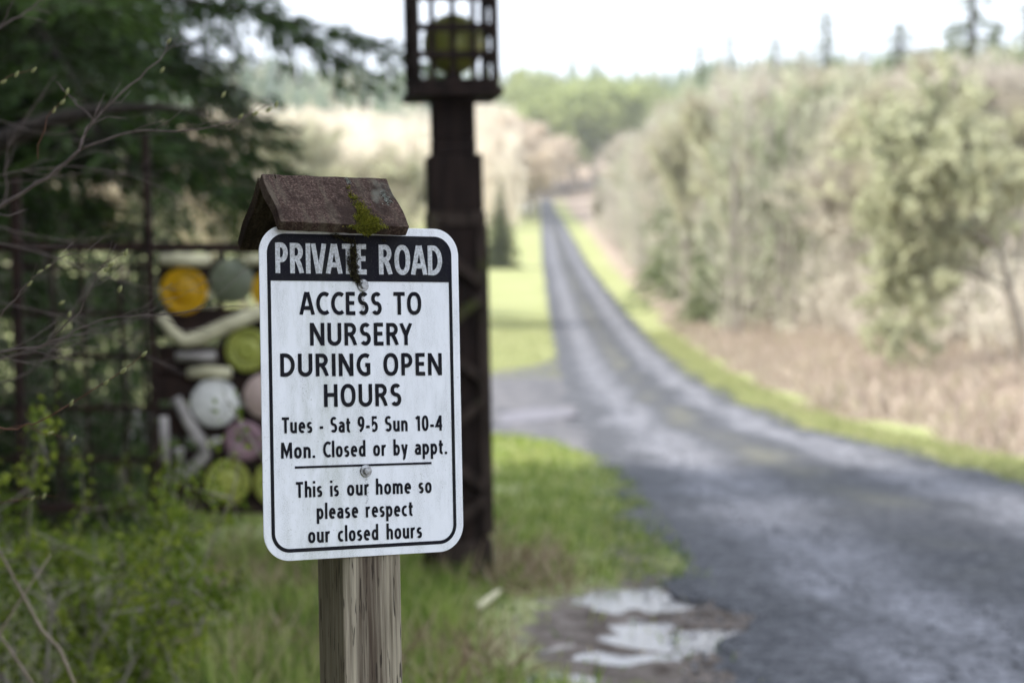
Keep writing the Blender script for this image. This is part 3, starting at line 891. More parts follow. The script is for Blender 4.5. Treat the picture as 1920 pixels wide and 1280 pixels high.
# ------------------------------------------------------------------ dark conifers behind the gate
def big_conifer(seed, h, w, whorls, per, z_first=1.6, az=None, sprays=60, card=(0.17, 0.035)):
    """near tree: limbs with side twigs that carry hanging sprays"""
    rng = np.random.default_rng(seed)
    C, D, VV = [], [], []; S0, S1, A0, A1 = [], [], [], []
    limbs = []
    for i in range(whorls):
        t = (i + rng.random() * 0.6) / whorls
        z = z_first + (h - z_first) * t
        L0 = w * (1 - t) ** 0.75 + 0.25
        for k in range(per):
            a = rng.uniform(0, 2 * math.pi) if az is None else rng.uniform(*az)
            L = L0 * rng.uniform(0.6, 1.12)
            limbs.append((z, a, L))
    for (z, a, L) in limbs:
        out = np.array([math.cos(a), math.sin(a), 0]); side = np.array([-out[1], out[0], 0])
        up0 = rng.uniform(0.05, 0.35); dr = rng.uniform(0.25, 0.6)
        def P(s_): return np.array([0, 0, z]) + out * s_ * L + np.array([0, 0, 1]) * (up0 * s_ - dr * s_ * s_) * L
        ss = np.linspace(0, 1, 6)
        for q in range(5):
            S0.append(P(ss[q])); S1.append(P(ss[q + 1])); A0.append(0.012 * L * (1.05 - ss[q]) + .003); A1.append(0.012 * L * (1.05 - ss[q + 1]) + .002)
        nt_ = max(4, int(9 * L))
        hue = rng.uniform(0, 0.6)
        for s_ in np.linspace(0.18, 1, nt_):
            for sg in (-1, 1):
                tl = L * 0.34 * (1.1 - 0.7 * s_) * rng.uniform(.6, 1.2)
                b0 = P(s_)
                dd = side * sg * rng.uniform(.5, 1) + out * rng.uniform(0.3, 0.9); dd /= np.linalg.norm(dd)
                b1 = b0 + dd * tl + np.array([0, 0, -1]) * tl * rng.uniform(0.15, 0.6)
                S0.append(b0); S1.append(b1); A0.append(0.004); A1.append(0.002)
                n = max(3, int(sprays * tl * 0.6))
                q = rng.random((n, 1))
                c = b0 * (1 - q) + b1 * q + rng.normal(size=(n, 3)) * 0.02
                C.append(c); D.append(dd + rng.normal(size=(n, 3)) * 0.5 + np.array([0, 0, -0.55]))
                VV.append(np.clip(hue + rng.uniform(0, .4, n), 0, 1))
    C = np.concatenate(C); D = np.concatenate(D); VV = np.concatenate(VV)
    V, F = cards(C, D, rng.uniform(.6, 1.3, len(C)) * card[0], rng.uniform(.6, 1.3, len(C)) * card[1], rng)
    V2, F2 = seg_tubes(S0, S1, A0, A1, 4)
    me_l = np_mesh('limbs', V2, F2)
    me_f = np_mesh('crown', V, F, VV)
    mb = MB(); mb.tube([(0, 0, -0.1), (0.02, 0, h * 0.3), (0, 0.03, h * 0.6), (0, 0, h)], [h * 0.022 + .04, h * 0.017 + .02, h * 0.01, 0.015], 9)
    me_t = bpy.data.meshes.new('trunk'); me_t.from_pydata(mb.v, [], mb.f)
    return me_t, me_l, me_f
def place_conifer(meshes, px, d, label, rot=0, scale=1.0, mat=None, z=None, x=None, group=None):
    if x is None: x = (px - 960) / FPX * d
    root = empty('conifer', (x, d, gz(x, d)), (0, 0, rot), label, 'tree', group)
    root.scale = (scale,) * 3
    for nm, me, mt in zip(('trunk', 'limbs', 'crown'), meshes, (M_bark_dark, M_bark_dark, mat or M_conifer)):
        o = bpy.data.objects.new(nm, me); COL.objects.link(o); o.parent = root
        if not me.materials: me.materials.append(mt)
    return root
bc = big_conifer(81, 10.5, 4.1, 18, 7, z_first=2.8, sprays=38, card=(.17,.034))
place_conifer(bc, -110, 17.3, 'large dark conifer whose drooping boughs fill the upper left', rot=0.4)
bc2 = big_conifer(82, 7.0, 1.7, 15, 6, z_first=1.4, sprays=44)
place_conifer(bc2, 60, 18.0, 'shadowy conifer behind the left end of the gate', rot=1.0)
# heavy bough crossing the upper left
mb = MB(); mb.tube([at(-90, 330, 12.9), at(0, 268, 12.6), at(90, 228, 12.4), at(190, 206, 12.2), at(300, 200, 12.0), at(400, 215, 11.8)], [.075, .062, .05, .036, .02, .008], 8)
bough = mb.build('fallen_bough', M_bark_dark, None, True)
tag(bough, 'thick dark bough arching behind the twigs at upper left', 'branch')

# unseen conifers added beyond the frame's left to shade sign, gate and near road
bc3 = big_conifer(83, 12.0, 3.0, 24, 7, z_first=1.5, sprays=20, card=(0.42, 0.12))
k_ = 0
for (x, y, s_) in [(-7.5, 6, 1.15), (-9.5, 1.5, 1.2), (-8.2, -3.5, 1.15), (-11.5, -8, 1.2), (-12.5, 4.5, 1.3), (-13, 10.5, 1.2), (-9.0, 12.0, 1.0), (-6.5, -7, 1.0), (-3.5, -9, 1.1), (-14.5, -1, 1.3), (-7.2, 9.2, 1.25), (-8.6, 3.6, 1.3), (-16, 7.5, 1.5), (-17, 1.5, 1.5), (-10.6, 15.5, 1.1), (-0.5, -10.5, 1.2), (-16, 13.5, 1.4)]:
    place_conifer(bc3, 0, y, 'tall dark conifer in the unseen row added left of the frame for shade', rot=k_ * 1.1, scale=s_, x=x, group='unseen conifers added left of the frame for shade'); k_ += 1

# dark undergrowth behind the gate
M_under = foliage('dark_undergrowth_leaves', [(0, (0.025, 0.045, 0.015)), (0.6, (0.05, 0.085, 0.025)), (1, (0.10, 0.15, 0.04))], trans=0.2)
def bush(name, centre, size, n, leaf, mat, label, seed, stems=14, hollow=0.5, cat='shrub', stem_mat=None):
    rng = np.random.default_rng(seed)
    x, y, z = centre
    root = empty(name, (x, y, z), (0, 0, 0), label, cat)
    S0, S1, A0, A1 = [], [], [], []
    tips = []
    for i in range(stems):
        p = np.array([rng.normal() * 0.12 * size[0], rng.normal() * 0.12 * size[1], 0.0])
        d_ = np.array([rng.normal() * 0.45 * size[0], rng.normal() * 0.45 * size[1], size[2] * rng.uniform(.65, 1.05)]) / 5
        for k in range(5):
            q = p + d_ + rng.normal(size=3) * 0.05 * size[2]
            S0.append(p); S1.append(q); A0.append(0.009 * (1 - k / 6)); A1.append(0.009 * (1 - (k + 1) / 6)); 
            for b in range(3):
                e = q + rng.normal(size=3) * np.array([.16 * size[0], .16 * size[1], .12 * size[2]])
                S0.append(q); S1.append(e); A0.append(.004); A1.append(.0018)
                tips.append((q, e))
            p = q
    V, F = seg_tubes(S0, S1, A0, A1, 4)
    link_mesh('stems', np_mesh('stems', V, F), stem_mat or M_bark, root)
    T0 = np.array([t[0] for t in tips]); T1 = np.array([t[1] for t in tips])
    i = rng.integers(0, len(tips), n)
    q = rng.random((n, 1)) ** 0.6
    C = T0[i] * (1 - q) + T1[i] * q + rng.normal(size=(n, 3)) * leaf * 0.9
    D = rng.normal(size=(n, 3)) + np.array([0, 0, .3])
    V, F = cards(C, D, rng.uniform(.6, 1.2, n) * leaf, rng.uniform(.5, .8, n) * leaf, rng)
    hue = rng.random(len(tips))[i]
    link_mesh('leaves', np_mesh('leaves', V, F, np.clip(hue * .6 + rng.random(n) * .4, 0, 1)), mat, root)
    return root
for (px, d, w, h, sd, lab) in [(120, 15.2, 1.3, 2.2, 1, 'dark green undergrowth behind the gate, left of the tall pole'),
                               (-20, 14.6, 1.2, 2.0, 2, 'dark bush behind the left edge of the gate'),
                               (215, 16.5, 1.1, 2.3, 3, 'dark leafy bush right behind the tall gate pole'),
                               (60, 16.8, 1.2, 1.5, 4, 'low dark bush behind the left half of the gate'),
                               (170, 14.4, .9, 1.2, 5, 'low dark bush just behind the lattice of the gate'),
                               (370, 17.2, 1.0, 1.5, 6, 'dark bush behind the disc-set half of the gate')]:
    x = (px - 960) / FPX * d
    bush('shrub', (x, d, gz(x, d)), (w, w, h), 4200, 0.055, M_under, lab, 300 + sd, stems=16)

# leafy shrub at lower left
M_leaf = foliage('young_yellow_green_leaves', [(0, (0.04, 0.065, 0.008)), (0.5, (0.12, 0.175, 0.018)), (1, (0.35, 0.40, 0.055))], trans=0.4)
for (px, d, w, h, n, sd, lab) in [(70, 7.2, .56, 1.0, 4600, 11, 'yellow-green leafy shrub at the lower left corner'),
                                  (215, 8.0, .42, .90, 4200, 12, 'yellow-green leafy shrub in front of the gate foot'),
                                  (345, 9.2, .26, .50, 1200, 13, 'smaller leafy shrub tapering towards the signpost'),
                                  (290, 10.2, .16, .86, 500, 14, 'upright leafy sprig reaching up before the gate')]:
    x = (px - 960) / FPX * d
    bush('shrub', (x, d, gz(x, d)), (w, w, h), n, 0.030, M_leaf, lab, 400 + sd, stems=max(5, int(22 * w)))

# ------------------------------------------------------------------ gate pillar with lantern
M_pillar = simple('weathered_dark_timber', (0.030, 0.020, 0.017), 0.85, (0.012, 0.009, 0.008), 5, bmp=0.5, mapping=(4, 4, 0.6), detail=7, spec=0.06)
def mossy(name, a, b_, moss, scale=6, amount=0.55):
    m, nt, b = new_mat(name)
    f = noise(nt, scale, 6, mapping=(3, 3, .6)); g = noise(nt, 3.2, 5)
    c = ramp(nt, f, [(0.3, b_), (0.7, a)])
    c = mixc(nt, ramp(nt, g, [(amount, 0.0), (amount + .15, 0.8)]), c, moss)
    nt.links.new(c, b.inputs['Base Color']); b.inputs['Roughness'].default_value = .9; b.inputs['Specular IOR Level'].default_value = .06
    bump(nt, b, f, .5, .01)
    return m
M_pillar_moss = mossy('mossy_dark_timber', (0.058, 0.043, 0.035), (0.018, 0.013, 0.011), (0.060, 0.070, 0.020))
PD = 12.2
pb = at(868, 1090, PD)
pillar = empty('gate_pillar', (pb.x, PD, 0), (0, -0.0225, R(8)), 'tall dark timber pillar carrying a slatted lantern, behind the sign', 'pillar')
def pz(y): return CAM_H + (600 - y) / FPX * PD        # height of a photo row at the pillar
def pw(px): return px / FPX * PD
rp = random.Random(3)
MB().box((0, 0, pz(1010) / 2), (pw(104), pw(104), pz(1010))).build('plinth', M_pillar_moss, pillar, bevel=.006)
zlo, zhi = pz(1010), pz(425)
MB().box((0, 0, (zlo + zhi) / 2), (pw(92), pw(92), zhi - zlo)).build('core_post', M_pillar, pillar, bevel=.006)
for s_ in (-1, 1):            # corner boards and diagonal braces over the core
    MB().box((s_ * pw(45), -pw(48), (zlo + zhi) / 2 + .02), (pw(20), .03, zhi - zlo - .04)).build('corner_board', M_pillar_moss, pillar, bevel=.004)
    MB().box((s_ * pw(48), pw(0), (zlo + zhi) / 2 + .02), (.026, pw(84), zhi - zlo - .04)).build('side_board', M_pillar, pillar, bevel=.004)
for k, yc in enumerate((500, 590, 680, 780, 880, 960)):
    M = Matrix.Rotation(R(38 if k % 2 == 0 else -38), 3, 'Y')
    MB().box((0, -pw(46) - .028, pz(yc)), (pw(98), .056, .06), M).build('brace', M_pillar_moss, pillar, bevel=.003)
MB().box((0, 0, (pz(425) + pz(398)) / 2), (pw(104), pw(104), pz(398) - pz(425))).build('band', M_pillar_moss, pillar, bevel=.004)
MB().box((0, 0, (pz(398) + pz(292)) / 2), (pw(98), pw(98), pz(292) - pz(398) - .004)).build('sleeve', M_pillar, pillar, bevel=.008)
MB().box((0, 0, (pz(292) + pz(262)) / 2), (pw(78), pw(78), pz(262) - pz(292) - .004)).build('collar', M_pillar, pillar, bevel=.006)
MB().box((0, 0, (pz(262) + pz(187)) / 2), (pw(77), pw(77), pz(187) - pz(262) - .004)).build('upper_post', M_pillar, pillar, bevel=.006)
LW = pw(146) / 2
# lantern
MB().box((0, 0, pz(180)), (pw(172), pw(172), pz(173) - pz(187))).build('lantern_base', M_pillar, pillar, bevel=.004)
MB().box((0, 0, pz(164)), (pw(158), pw(158), pz(156) - pz(172))).build('lantern_tray', M_pillar, pillar, bevel=.004)
ztop = pz(-95); zb = pz(156)
for sx_ in (-1, 1):
    for sy_ in (-1, 1):
        MB().box((sx_ * LW, sy_ * LW, (ztop + zb) / 2), (pw(15), pw(15), ztop - zb)).build('lantern_post', M_pillar, pillar, bevel=.003)
for yrow, th in ((-88, 12), (-45, 9), (6, 14), (62, 14), (112, 13)):
    for s_ in (-1, 1):
        if s_ < 0 or yrow < 0: MB().box((0, s_ * LW, pz(yrow)), (2 * LW - pw(15), pw(8), pw(th))).build('lantern_rail', M_pillar, pillar)
        MB().box((s_ * LW, 0, pz(yrow)), (pw(7), 2 * LW - pw(15), pw(th))).build('lantern_rail', M_pillar, pillar)
for q in (-0.55, -0.05, 0.45):
    for s_ in (-1,):
        MB().box((q * LW * 1.05, s_ * (LW - pw(6.5)), (ztop + zb) / 2), (pw(11), pw(4), ztop - zb)).build('lantern_slat', M_pillar, pillar)
mb = MB(); e = pw(105)
mb.add([(-e, -e, ztop), (e, -e, ztop), (e, e, ztop), (-e, e, ztop), (-e, -e, ztop + .03), (e, -e, ztop + .03), (e, e, ztop + .03), (-e, e, ztop + .03), (0, 0, ztop + .26)],
       [(3, 2, 1, 0), (0, 1, 5, 4), (1, 2, 6, 5), (2, 3, 7, 6), (3, 0, 4, 7), (4, 5, 8), (5, 6, 8), (6, 7, 8), (7, 4, 8)])
mb.build('lantern_roof', M_pillar, pillar)
def glass_like(name, col, trans=0.5, rough=0.35, scale=6, col2=None):
    m, nt, b = new_mat(name)
    f = noise(nt, scale, 4)
    c = ramp(nt, f, [(0.3, col2 or tuple(v * .65 for v in col)), (0.7, col)])
    nt.links.new(c, b.inputs['Base Color']); b.inputs['Roughness'].default_value = rough
    tr = nt.nodes.new('ShaderNodeBsdfTranslucent'); nt.links.new(c, tr.inputs['Color'])
    ms = nt.nodes.new('ShaderNodeMixShader'); ms.inputs['Fac'].default_value = trans
    nt.links.new(b.outputs['BSDF'], ms.inputs[1]); nt.links.new(tr.outputs['BSDF'], ms.inputs[2])
    nt.links.new(ms.outputs['Shader'], nt.nodes['Material Output'].inputs['Surface'])
    return m
M_globe = glass_like('mossy_yellow_green_glass', (0.38, 0.39, 0.11), .5)
gr_ = pw(57)
prof_ = [(gr_ * math.cos(t) + 1e-4, gr_ * math.sin(t)) for t in np.linspace(-math.pi / 2 + .02, math.pi / 2 - .02, 17)]
MB().lathe((pw(4), 0, pz(84)), Matrix.Identity(3), prof_, 28).build('globe', M_globe, pillar, True)
MB().tube([(pw(4), 0, pz(158)), (pw(4), 0, pz(130))], .05, 12).build('globe_holder', M_pillar, pillar)

# ------------------------------------------------------------------ gate
M_gate = simple('rusty_dark_iron', (0.035, 0.020, 0.015), .75, (0.014, 0.009, 0.008), 12, bmp=.3, spec=.1)
GD = 12.35
gate = empty('gate', (at(100, 955, GD).x, GD, gz(at(100, 955, GD).x, GD)), (0, 0, 0), 'dark iron gate set with coloured discs and driftwood beside the pillar', 'gate')
gO = gate.location.copy()
def G(px, py, dy=0.0): return at(px, py, GD + dy) - gO
def gbar(name, a_, b_, th, dy=0.0, mat=None, n=None):
    p, q = G(a_[0], a_[1], dy), G(b_[0], b_[1], dy)
    dvec = (q - p); L = dvec.length; c = (p + q) / 2
    M = dvec.to_track_quat('X', 'Z').to_matrix()
    return MB().box(c, (L, th, th), M).build(name, mat or M_gate, gate, bevel=.003)
gbar('rail', (-160, 462), (800, 466), .055)
gbar('rail', (-160, 950), (800, 953), .06)
gbar('rail', (-160, 500), (290, 500), .02)
for (a_, b_, t) in [((28, 330), (44, 1060), .055), ((272, 250), (302, 1080), .042), ((-160, 440), (-150, 1080), .07), ((800, 440), (806, 1080), .07)]:
    gbar('stile', a_, b_, t, -.055)
for y_ in (585, 665, 762, 858):
    gbar('crossbar', (-150, y_), (292, y_ + 4), .03, .045)
for x_ in (-70, 95, 150, 222, 262):
    gbar('upright_bar', (x_, 470), (x_ + 22, 948), .022, .078)
# backing bars of the decorated half: dark straps with open gaps between
for y_ in (515, 605, 675, 722, 790, 870, 925):
    gbar('backing_strap', (300, y_), (795, y_), .17, .085)
for x_ in (330, 412, 520, 610, 700):
    gbar('backing_upright', (x_, 475), (x_ + 12, 942), .035, .135)
face = Matrix.Rotation(R(90), 3, 'X')       # local z of a disc points towards the camera
def disc(name, px, py, rpx, mat, style, label, dy=-.03):
    r_ = rpx / FPX * GD
    if style == 'dish':   pr = [(r_, -.01), (r_, .014), (r_ * .93, .026), (r_ * .80, .018), (r_ * .50, .012), (r_ * .46, .024), (r_ * .2, .03), (.001, .03)]
    elif style == 'ring': pr = [(r_, -.01), (r_ * .98, .016), (r_ * .88, .03), (r_ * .78, .016), (r_ * .72, .03), (r_ * .62, .014), (r_ * .5, .012), (r_ * .44, .03), (r_ * .3, .036), (.001, .02)]
    elif style == 'hole': pr = [(r_, -.01), (r_, .02), (r_ * .9, .03), (r_ * .3, .03), (r_ * .2, .005), (.001, -.002)]
    else: pr = [(r_, -.015), (r_, .02), (r_ * .96, .026), (.001, .028)]
    o = MB().lathe(G(px, py, dy), face, pr, 32).build(name, mat, gate, True)
    if label: o['label'] = label
    return o, r_
M_amber = glass_like('amber_glass', (1.0, 0.64, 0.02), .6, .25)
M_smoke = glass_like('grey_green_glass', (0.42, 0.45, 0.32), .6, .2, 9, (0.20, 0.23, 0.14))
M_lime = glass_like('lime_glass', (0.72, 0.74, 0.20), .5, .25, 14, (0.46, 0.50, 0.10))
M_white = simple('weathered_white_wood', (0.80, 0.79, 0.75), .85, (0.52, 0.51, 0.48), 22, bmp=.3)
M_pink = simple('faded_pink_enamel', (0.55, 0.42, 0.37), .6, (0.38, 0.28, 0.25), 8)
M_mauve_d = simple('mauve_enamel', (0.28, 0.17, 0.19), .6, (0.17, 0.10, 0.12), 10)
M_drift = simple('pale_driftwood', (0.66, 0.62, 0.42), .9, (0.36, 0.33, 0.21), 7, bmp=.4, mapping=(1, 1, 3))
M_drift_grey = simple('grey_driftwood', (0.40, 0.37, 0.34), .9, (0.20, 0.18, 0.17), 9, bmp=.4)
disc('disc', 345, 545, 44, M_amber, 'dish', 'amber glass disc at the upper left of the decorated half')
disc('disc', 435, 527, 42, M_smoke, 'flat', 'smoky grey-green glass disc beside the amber one')
disc('disc', 508, 543, 37, M_amber, 'dish', 'amber disc half hidden by the sign edge')
disc('disc', 403, 755, 45, M_white, 'flat', 'chalky white round disc in the middle')
disc('disc', 500, 742, 43, M_pink, 'flat', 'faded pink disc half hidden by the sign')
disc('disc', 458, 826, 38, M_mauve_d, 'hole', 'mauve disc with a dark centre hole')
for (px, py, rr_, lab) in ((464, 656, 42, 'lime glass disc with a beaded rim, touching the sign edge'), (427, 903, 43, 'lime glass disc with a beaded rim at the gate foot'), (518, 906, 43, 'lime disc almost hidden behind the sign')):
    o, r_ = disc('disc', px, py, rr_, M_lime, 'ring', lab)
    bead = MB()
    for k in range(20):
        a = 2 * math.pi * k / 20
        c = G(px, py, -.03) + face @ Vector((r_ * .86 * math.cos(a), r_ * .86 * math.sin(a), .03))
        bead.lathe(c, face, [(.012, -.002), (.009, .008), (.002, .012)], 6)
    bo = bead.build('beads', M_lime, None, True); bo.parent = o
def stick(name, pts, rad, mat, label=None, dy=-.05):
    P = [G(a_, b_, dy) for (a_, b_) in pts]
    o = MB().tube(P, rad, 9).build(name, mat, gate, True)
    if label: o['label'] = label
stick('driftwood', [(300, 592), (322, 622), (345, 640), (372, 634), (430, 608), (520, 572)], [.035, .035, .042, .045, .045, .04], M_drift, 'pale bent stick running up to the sign')
stick('driftwood', [(300, 488), (345, 487), (394, 488)], [.035, .04, .036], M_drift, 'short pale stick along the top rail')
stick('driftwood', [(458, 490), (520, 486)], [.03, .03], M_drift)
stick('driftwood', [(352, 700), (390, 697), (434, 699)], [.03, .038, .034], M_drift, 'short pale stick above the white disc')
stick('driftwood', [(330, 668), (405, 668)], [.028, .03], M_drift_grey)
stick('driftwood', [(330, 745), (352, 790), (376, 825), (384, 852), (360, 880), (325, 895), (300, 915)], [.03, .034, .036, .04, .04, .036, .02], M_drift_grey, 'grey elbow-bent stick left of the mauve disc')
stick('driftwood', [(306, 780), (310, 870)], [.03, .03], M_drift_grey)
stick('driftwood', [(334, 838), (338, 868)], [.03, .028], M_drift_grey)

# ------------------------------------------------------------------ bare twigs with buds, close left
M_twig = simple('grey_brown_twig', (0.15, 0.12, 0.105), .8, (0.08, 0.06, 0.055), 40, spec=.3)
M_twig_red = simple('reddish_twig', (0.16, 0.075, 0.045), .7, (0.09, 0.04, 0.028), 40, spec=.3)
M_bud = foliage('pale_green_buds', [(0, (0.32, 0.33, 0.15)), (1, (0.48, 0.46, 0.26))], trans=.3)
twroot_p = at(-260, 900, 4.2)
tw = empty('bare_shrub', (twroot_p.x, 4.2, 0), (0, 0, 0), 'bare budding shrub reaching in from the left edge', 'shrub')
tO = tw.location.copy()
MB().tube([(0, 0, 0), (.02, .0, .5), (.06, 0, 1.1), (.1, 0, 1.5), (.14, 0, 1.9)], [.022, .019, .014, .009, .004], 8).build('stem', M_twig, tw, True)
MB().tube([(0, 0.03, 0), (-.03, .1, .5), (-.02, .2, 1.0), (.02, .3, 1.6), (.05, .3, 2.1)], [.02, .017, .013, .008, .004], 8).build('stem', M_twig, tw, True)
rt = random.Random(9)
def branch(pts, d0, d1, r0, r1, mat=None, buds=(), sub=0, subl=(40, 90), budm=None):
    n = len(pts)
    P = []
    sub = sub * 2
    for i, (a_, b_) in enumerate(pts):
        t = i / (n - 1)
        P.append(at(a_, b_, d0 + (d1 - d0) * t) - tO)
    # Catmull-Rom for a natural bend, with small kinks at the nodes
    Q = []
    for i in range(n - 1):
        p0 = P[max(i - 1, 0)]; p1 = P[i]; p2 = P[i + 1]; p3 = P[min(i + 2, n - 1)]
        for k in range(4):
            t = k / 4
            Q.append(0.5 * ((2 * p1) + (-p0 + p2) * t + (2 * p0 - 5 * p1 + 4 * p2 - p3) * t * t + (-p0 + 3 * p1 - 3 * p2 + p3) * t ** 3)
                     + Vector((rt.gauss(0, 1), rt.gauss(0, 1), rt.gauss(0, 1))) * .0015)
    Q.append(P[-1])
    rad = [.62 * (r0 + (r1 - r0) * i / (len(Q) - 1)) for i in range(len(Q))]
    mb = MB(); mb.tube(Q, rad, 6)
    for s_ in range(sub):
        i = rt.randrange(2, len(Q) - 1)
        t = (Q[i] - Q[i - 1]).normalized()
        dv = (t + Vector((rt.uniform(-.2, .5), rt.uniform(-.6, .6), rt.uniform(-.7, .7)))).normalized()
        L = rt.uniform(*subl) / FPX * d0
        q1 = Q[i] + dv * L * .5 + Vector((0, 0, rt.uniform(-.01, .01))); q2 = Q[i] + dv * L + Vector((0, 0, rt.uniform(-.01, .015)))
        mb.tube([Q[i], q1, q2], [rad[i] * .55, rad[i] * .4, .0005], 5)
    o = mb.build('branch', mat or M_twig, tw, True)
    if buds:
        for (a_, b_) in buds:
            bm_ = MB()
            t = min(1, max(0, (a_ - pts[0][0]) / ((pts[-1][0] - pts[0][0]) or 1)))
            c = at(a_, b_, d0 + (d1 - d0) * t) - tO
            M = Matrix.Rotation(rt.uniform(.2, 1.1), 3, 'Y')
            bm_.lathe(c, M, [(.0004, -.006), (.0022, -.004), (.0032, 0), (.0022, .004), (.0004, .0075)], 6)
            b_o = bm_.build('bud', M_bud, None, True); b_o.parent = o
    return o
branch([(-60, 425), (0, 388), (90, 332), (150, 281)], 3.9, 3.85, .0062, .0046, sub=3)
branch([(150, 281), (156, 252), (176, 226), (246, 160), (298, 112), (316, 78)], 3.85, 3.9, .0046, .0012, sub=4, buds=[(316, 78), (304, 132)])
branch([(150, 281), (245, 248), (330, 246), (400, 238), (452, 219), (520, 194)], 3.85, 3.8, .0036, .0009, sub=4, buds=[(518, 197), (504, 206), (478, 213), (451, 219), (419, 178)])
branch([(105, 155), (135, 186), (176, 226)], 3.95, 3.9, .0016, .0022, sub=1)
branch([(70, 300), (80, 245), (103, 203), (117, 190), (126, 172)], 3.7, 3.7, .0016, .0007, M_twig_red, buds=[(126, 172), (117, 192), (101, 207)])
branch([(-50, 165), (0, 152), (30, 138), (64, 132)], 3.7, 3.7, .0014, .0006, M_twig_red, buds=[(6, 154), (31, 140), (63, 132)])
branch([(-40, 75), (0, 52), (50, 22), (92, -12)], 4.4, 4.4, .0042, .0030, sub=2)
branch([(-20, 20), (3, 45), (22, 6), (32, -20)], 4.2, 4.2, .0018, .0012)
branch([(10, 392), (12, 300), (22, 262), (60, 205), (105, 142)], 5.0, 5.0, .0035, .0015, sub=3)
branch([(-10, 330), (60, 318), (150, 312), (260, 335), (350, 375), (400, 405)], 4.6, 4.6, .0022, .0010, sub=3)
branch([(-30, 350), (80, 335), (200, 322), (300, 330)], 5.0, 5.0, .0016, .0008, sub=4)
branch([(-40, 610), (0, 592), (38, 547), (75, 510), (134, 474)], 3.6, 3.55, .0030, .0009, sub=3, buds=[(75, 510), (55, 532), (90, 500)])
branch([(-60, 665), (40, 655), (100, 642), (190, 600), (300, 590), (380, 580), (450, 573)], 3.9, 3.9, .0036, .0008, sub=7, subl=(60, 150), buds=[(224, 542), (130, 590), (115, 568)])
branch([(-60, 690), (20, 668), (90, 648), (160, 622), (240, 600), (320, 588)], 4.3, 4.3, .0032, .0010, sub=6, subl=(60, 150))
branch([(40, 660), (90, 640), (150, 580), (185, 510), (200, 492), (236, 473)], 3.7, 3.6, .0020, .0008, sub=2, buds=[(236, 474), (208, 496), (200, 505), (225, 543)])
branch([(-40, 800), (30, 801), (70, 792), (132, 757), (215, 703), (271, 663)], 3.5, 3.45, .0026, .0008, M_twig_red, buds=[(270, 664), (231, 694), (230, 697), (199, 717), (134, 756)])
branch([(-20, 820), (40, 798), (95, 815), (140, 822)], 3.7, 3.7, .0012, .0006, M_twig_red, buds=[(94, 812), (138, 822)])
branch([(-40, 940), (20, 938), (60, 933), (110, 928)], 3.9, 3.9, .0014, .0007, M_twig_red, buds=[(60, 935), (82, 930)])
branch([(-30, 450), (60, 470), (150, 500), (230, 530), (330, 545)], 4.7, 4.7, .0028, .0010, sub=5, subl=(60, 150))
branch([(-30, 420), (60, 440), (140, 450), (230, 440)], 5.2, 5.2, .003, .0010, sub=4)
branch([(-40, 560), (40, 575), (140, 600), (260, 660), (330, 690)], 5.0, 5.0, .0026, .0010, sub=5, subl=(60, 150))
branch([(-40, 730), (50, 700), (110, 640), (150, 560), (190, 500)], 4.8, 4.8, .0028, .0010, sub=4, subl=(60, 150))
branch([(-40, 210), (40, 240), (110, 250), (180, 235)], 5.2, 5.2, .0024, .0010, sub=4, subl=(60, 150))
# long dry canes at the bottom left, a plant of their own
cane_p = at(60, 1400, 5.0)
cn_ = empty('dry_canes', (cane_p.x, 5.0, 0), (0, 0, 0), 'pair of bare tan canes slanting across the lower left corner', 'plant')
for pts, r_ in (([(-60, 930), (0, 1035), (40, 1110), (78, 1180), (112, 1216), (160, 1330)], .0048), ([(-40, 1120), (0, 1190), (62, 1282), (120, 1390)], .0044), ([(95, 1040), (40, 1120), (0, 1185), (-40, 1240)], .0036)):
    MB().tube([at(a_, b_, 4.9) - cn_.location for a_, b_ in pts], [r_ * (.5 + .5 * i / (len(pts) - 1)) for i in range(len(pts))], 7).build('cane', simple('dry_cane', (0.28, 0.23, 0.17), .8, (0.17, 0.13, 0.10), 30), cn_, True)

# sticks on the ground by the mud
for (a_, b_, rr_, lab) in (((896, 1163), (938, 1130), .018, 'short pale stick lying in the grass left of the puddles'), ((1008, 1252), (1075, 1236), .012, 'thin grey twig on the mud below the puddles')):
    def gp(px, py):
        d_ = ray(px, py); t = CAM_H / -d_.z
        return Vector((d_.x * t, t, rr_ + .05))
    o = MB().tube([gp(*a_), gp((a_[0] + b_[0]) / 2, (a_[1] + b_[1]) / 2), gp(*b_)], [rr_, rr_ * 1.1, rr_ * .7], 7).build('fallen_stick', M_drift_grey if rr_ < .015 else M_drift, None, True)
    tag(o, lab, 'stick')

# distant white car up the road
d = 345; xcar = (983 - 960) / FPX * d; 
car = empty('parked_car', (xcar, d, gz(xcar, d)), (0, 0, 0), 'tiny white car far up the valley at the left of the road', 'car')
M_carw = simple('white_car_paint', (0.82, 0.82, 0.82), .2, (0.78, 0.78, 0.78), 3)
M_dark = simple('black_rubber', (0.02, 0.02, 0.02), .6)
mb = MB()
prf = [(-2.1, .35), (-2.1, .95), (-1.5, 1.05), (-.9, 1.6), (1.2, 1.62), (1.9, 1.1), (2.1, .9), (2.1, .35)]
mb.add([(-.9, p[0], p[1]) for p in prf] + [(.9, p[0], p[1]) for p in prf], [tuple(range(7, -1, -1)), tuple(range(8, 16))] + [(i, (i + 1) % 8, 8 + (i + 1) % 8, 8 + i) for i in range(8)])
mb.build('body', M_carw, car, bevel=.06)
MB().add([(-.75, -1.46, 1.1), (.75, -1.46, 1.1), (.7, -.98, 1.54), (-.7, -.98, 1.54)], [(0, 1, 2, 3)]).build('windscreen', M_dark, car)
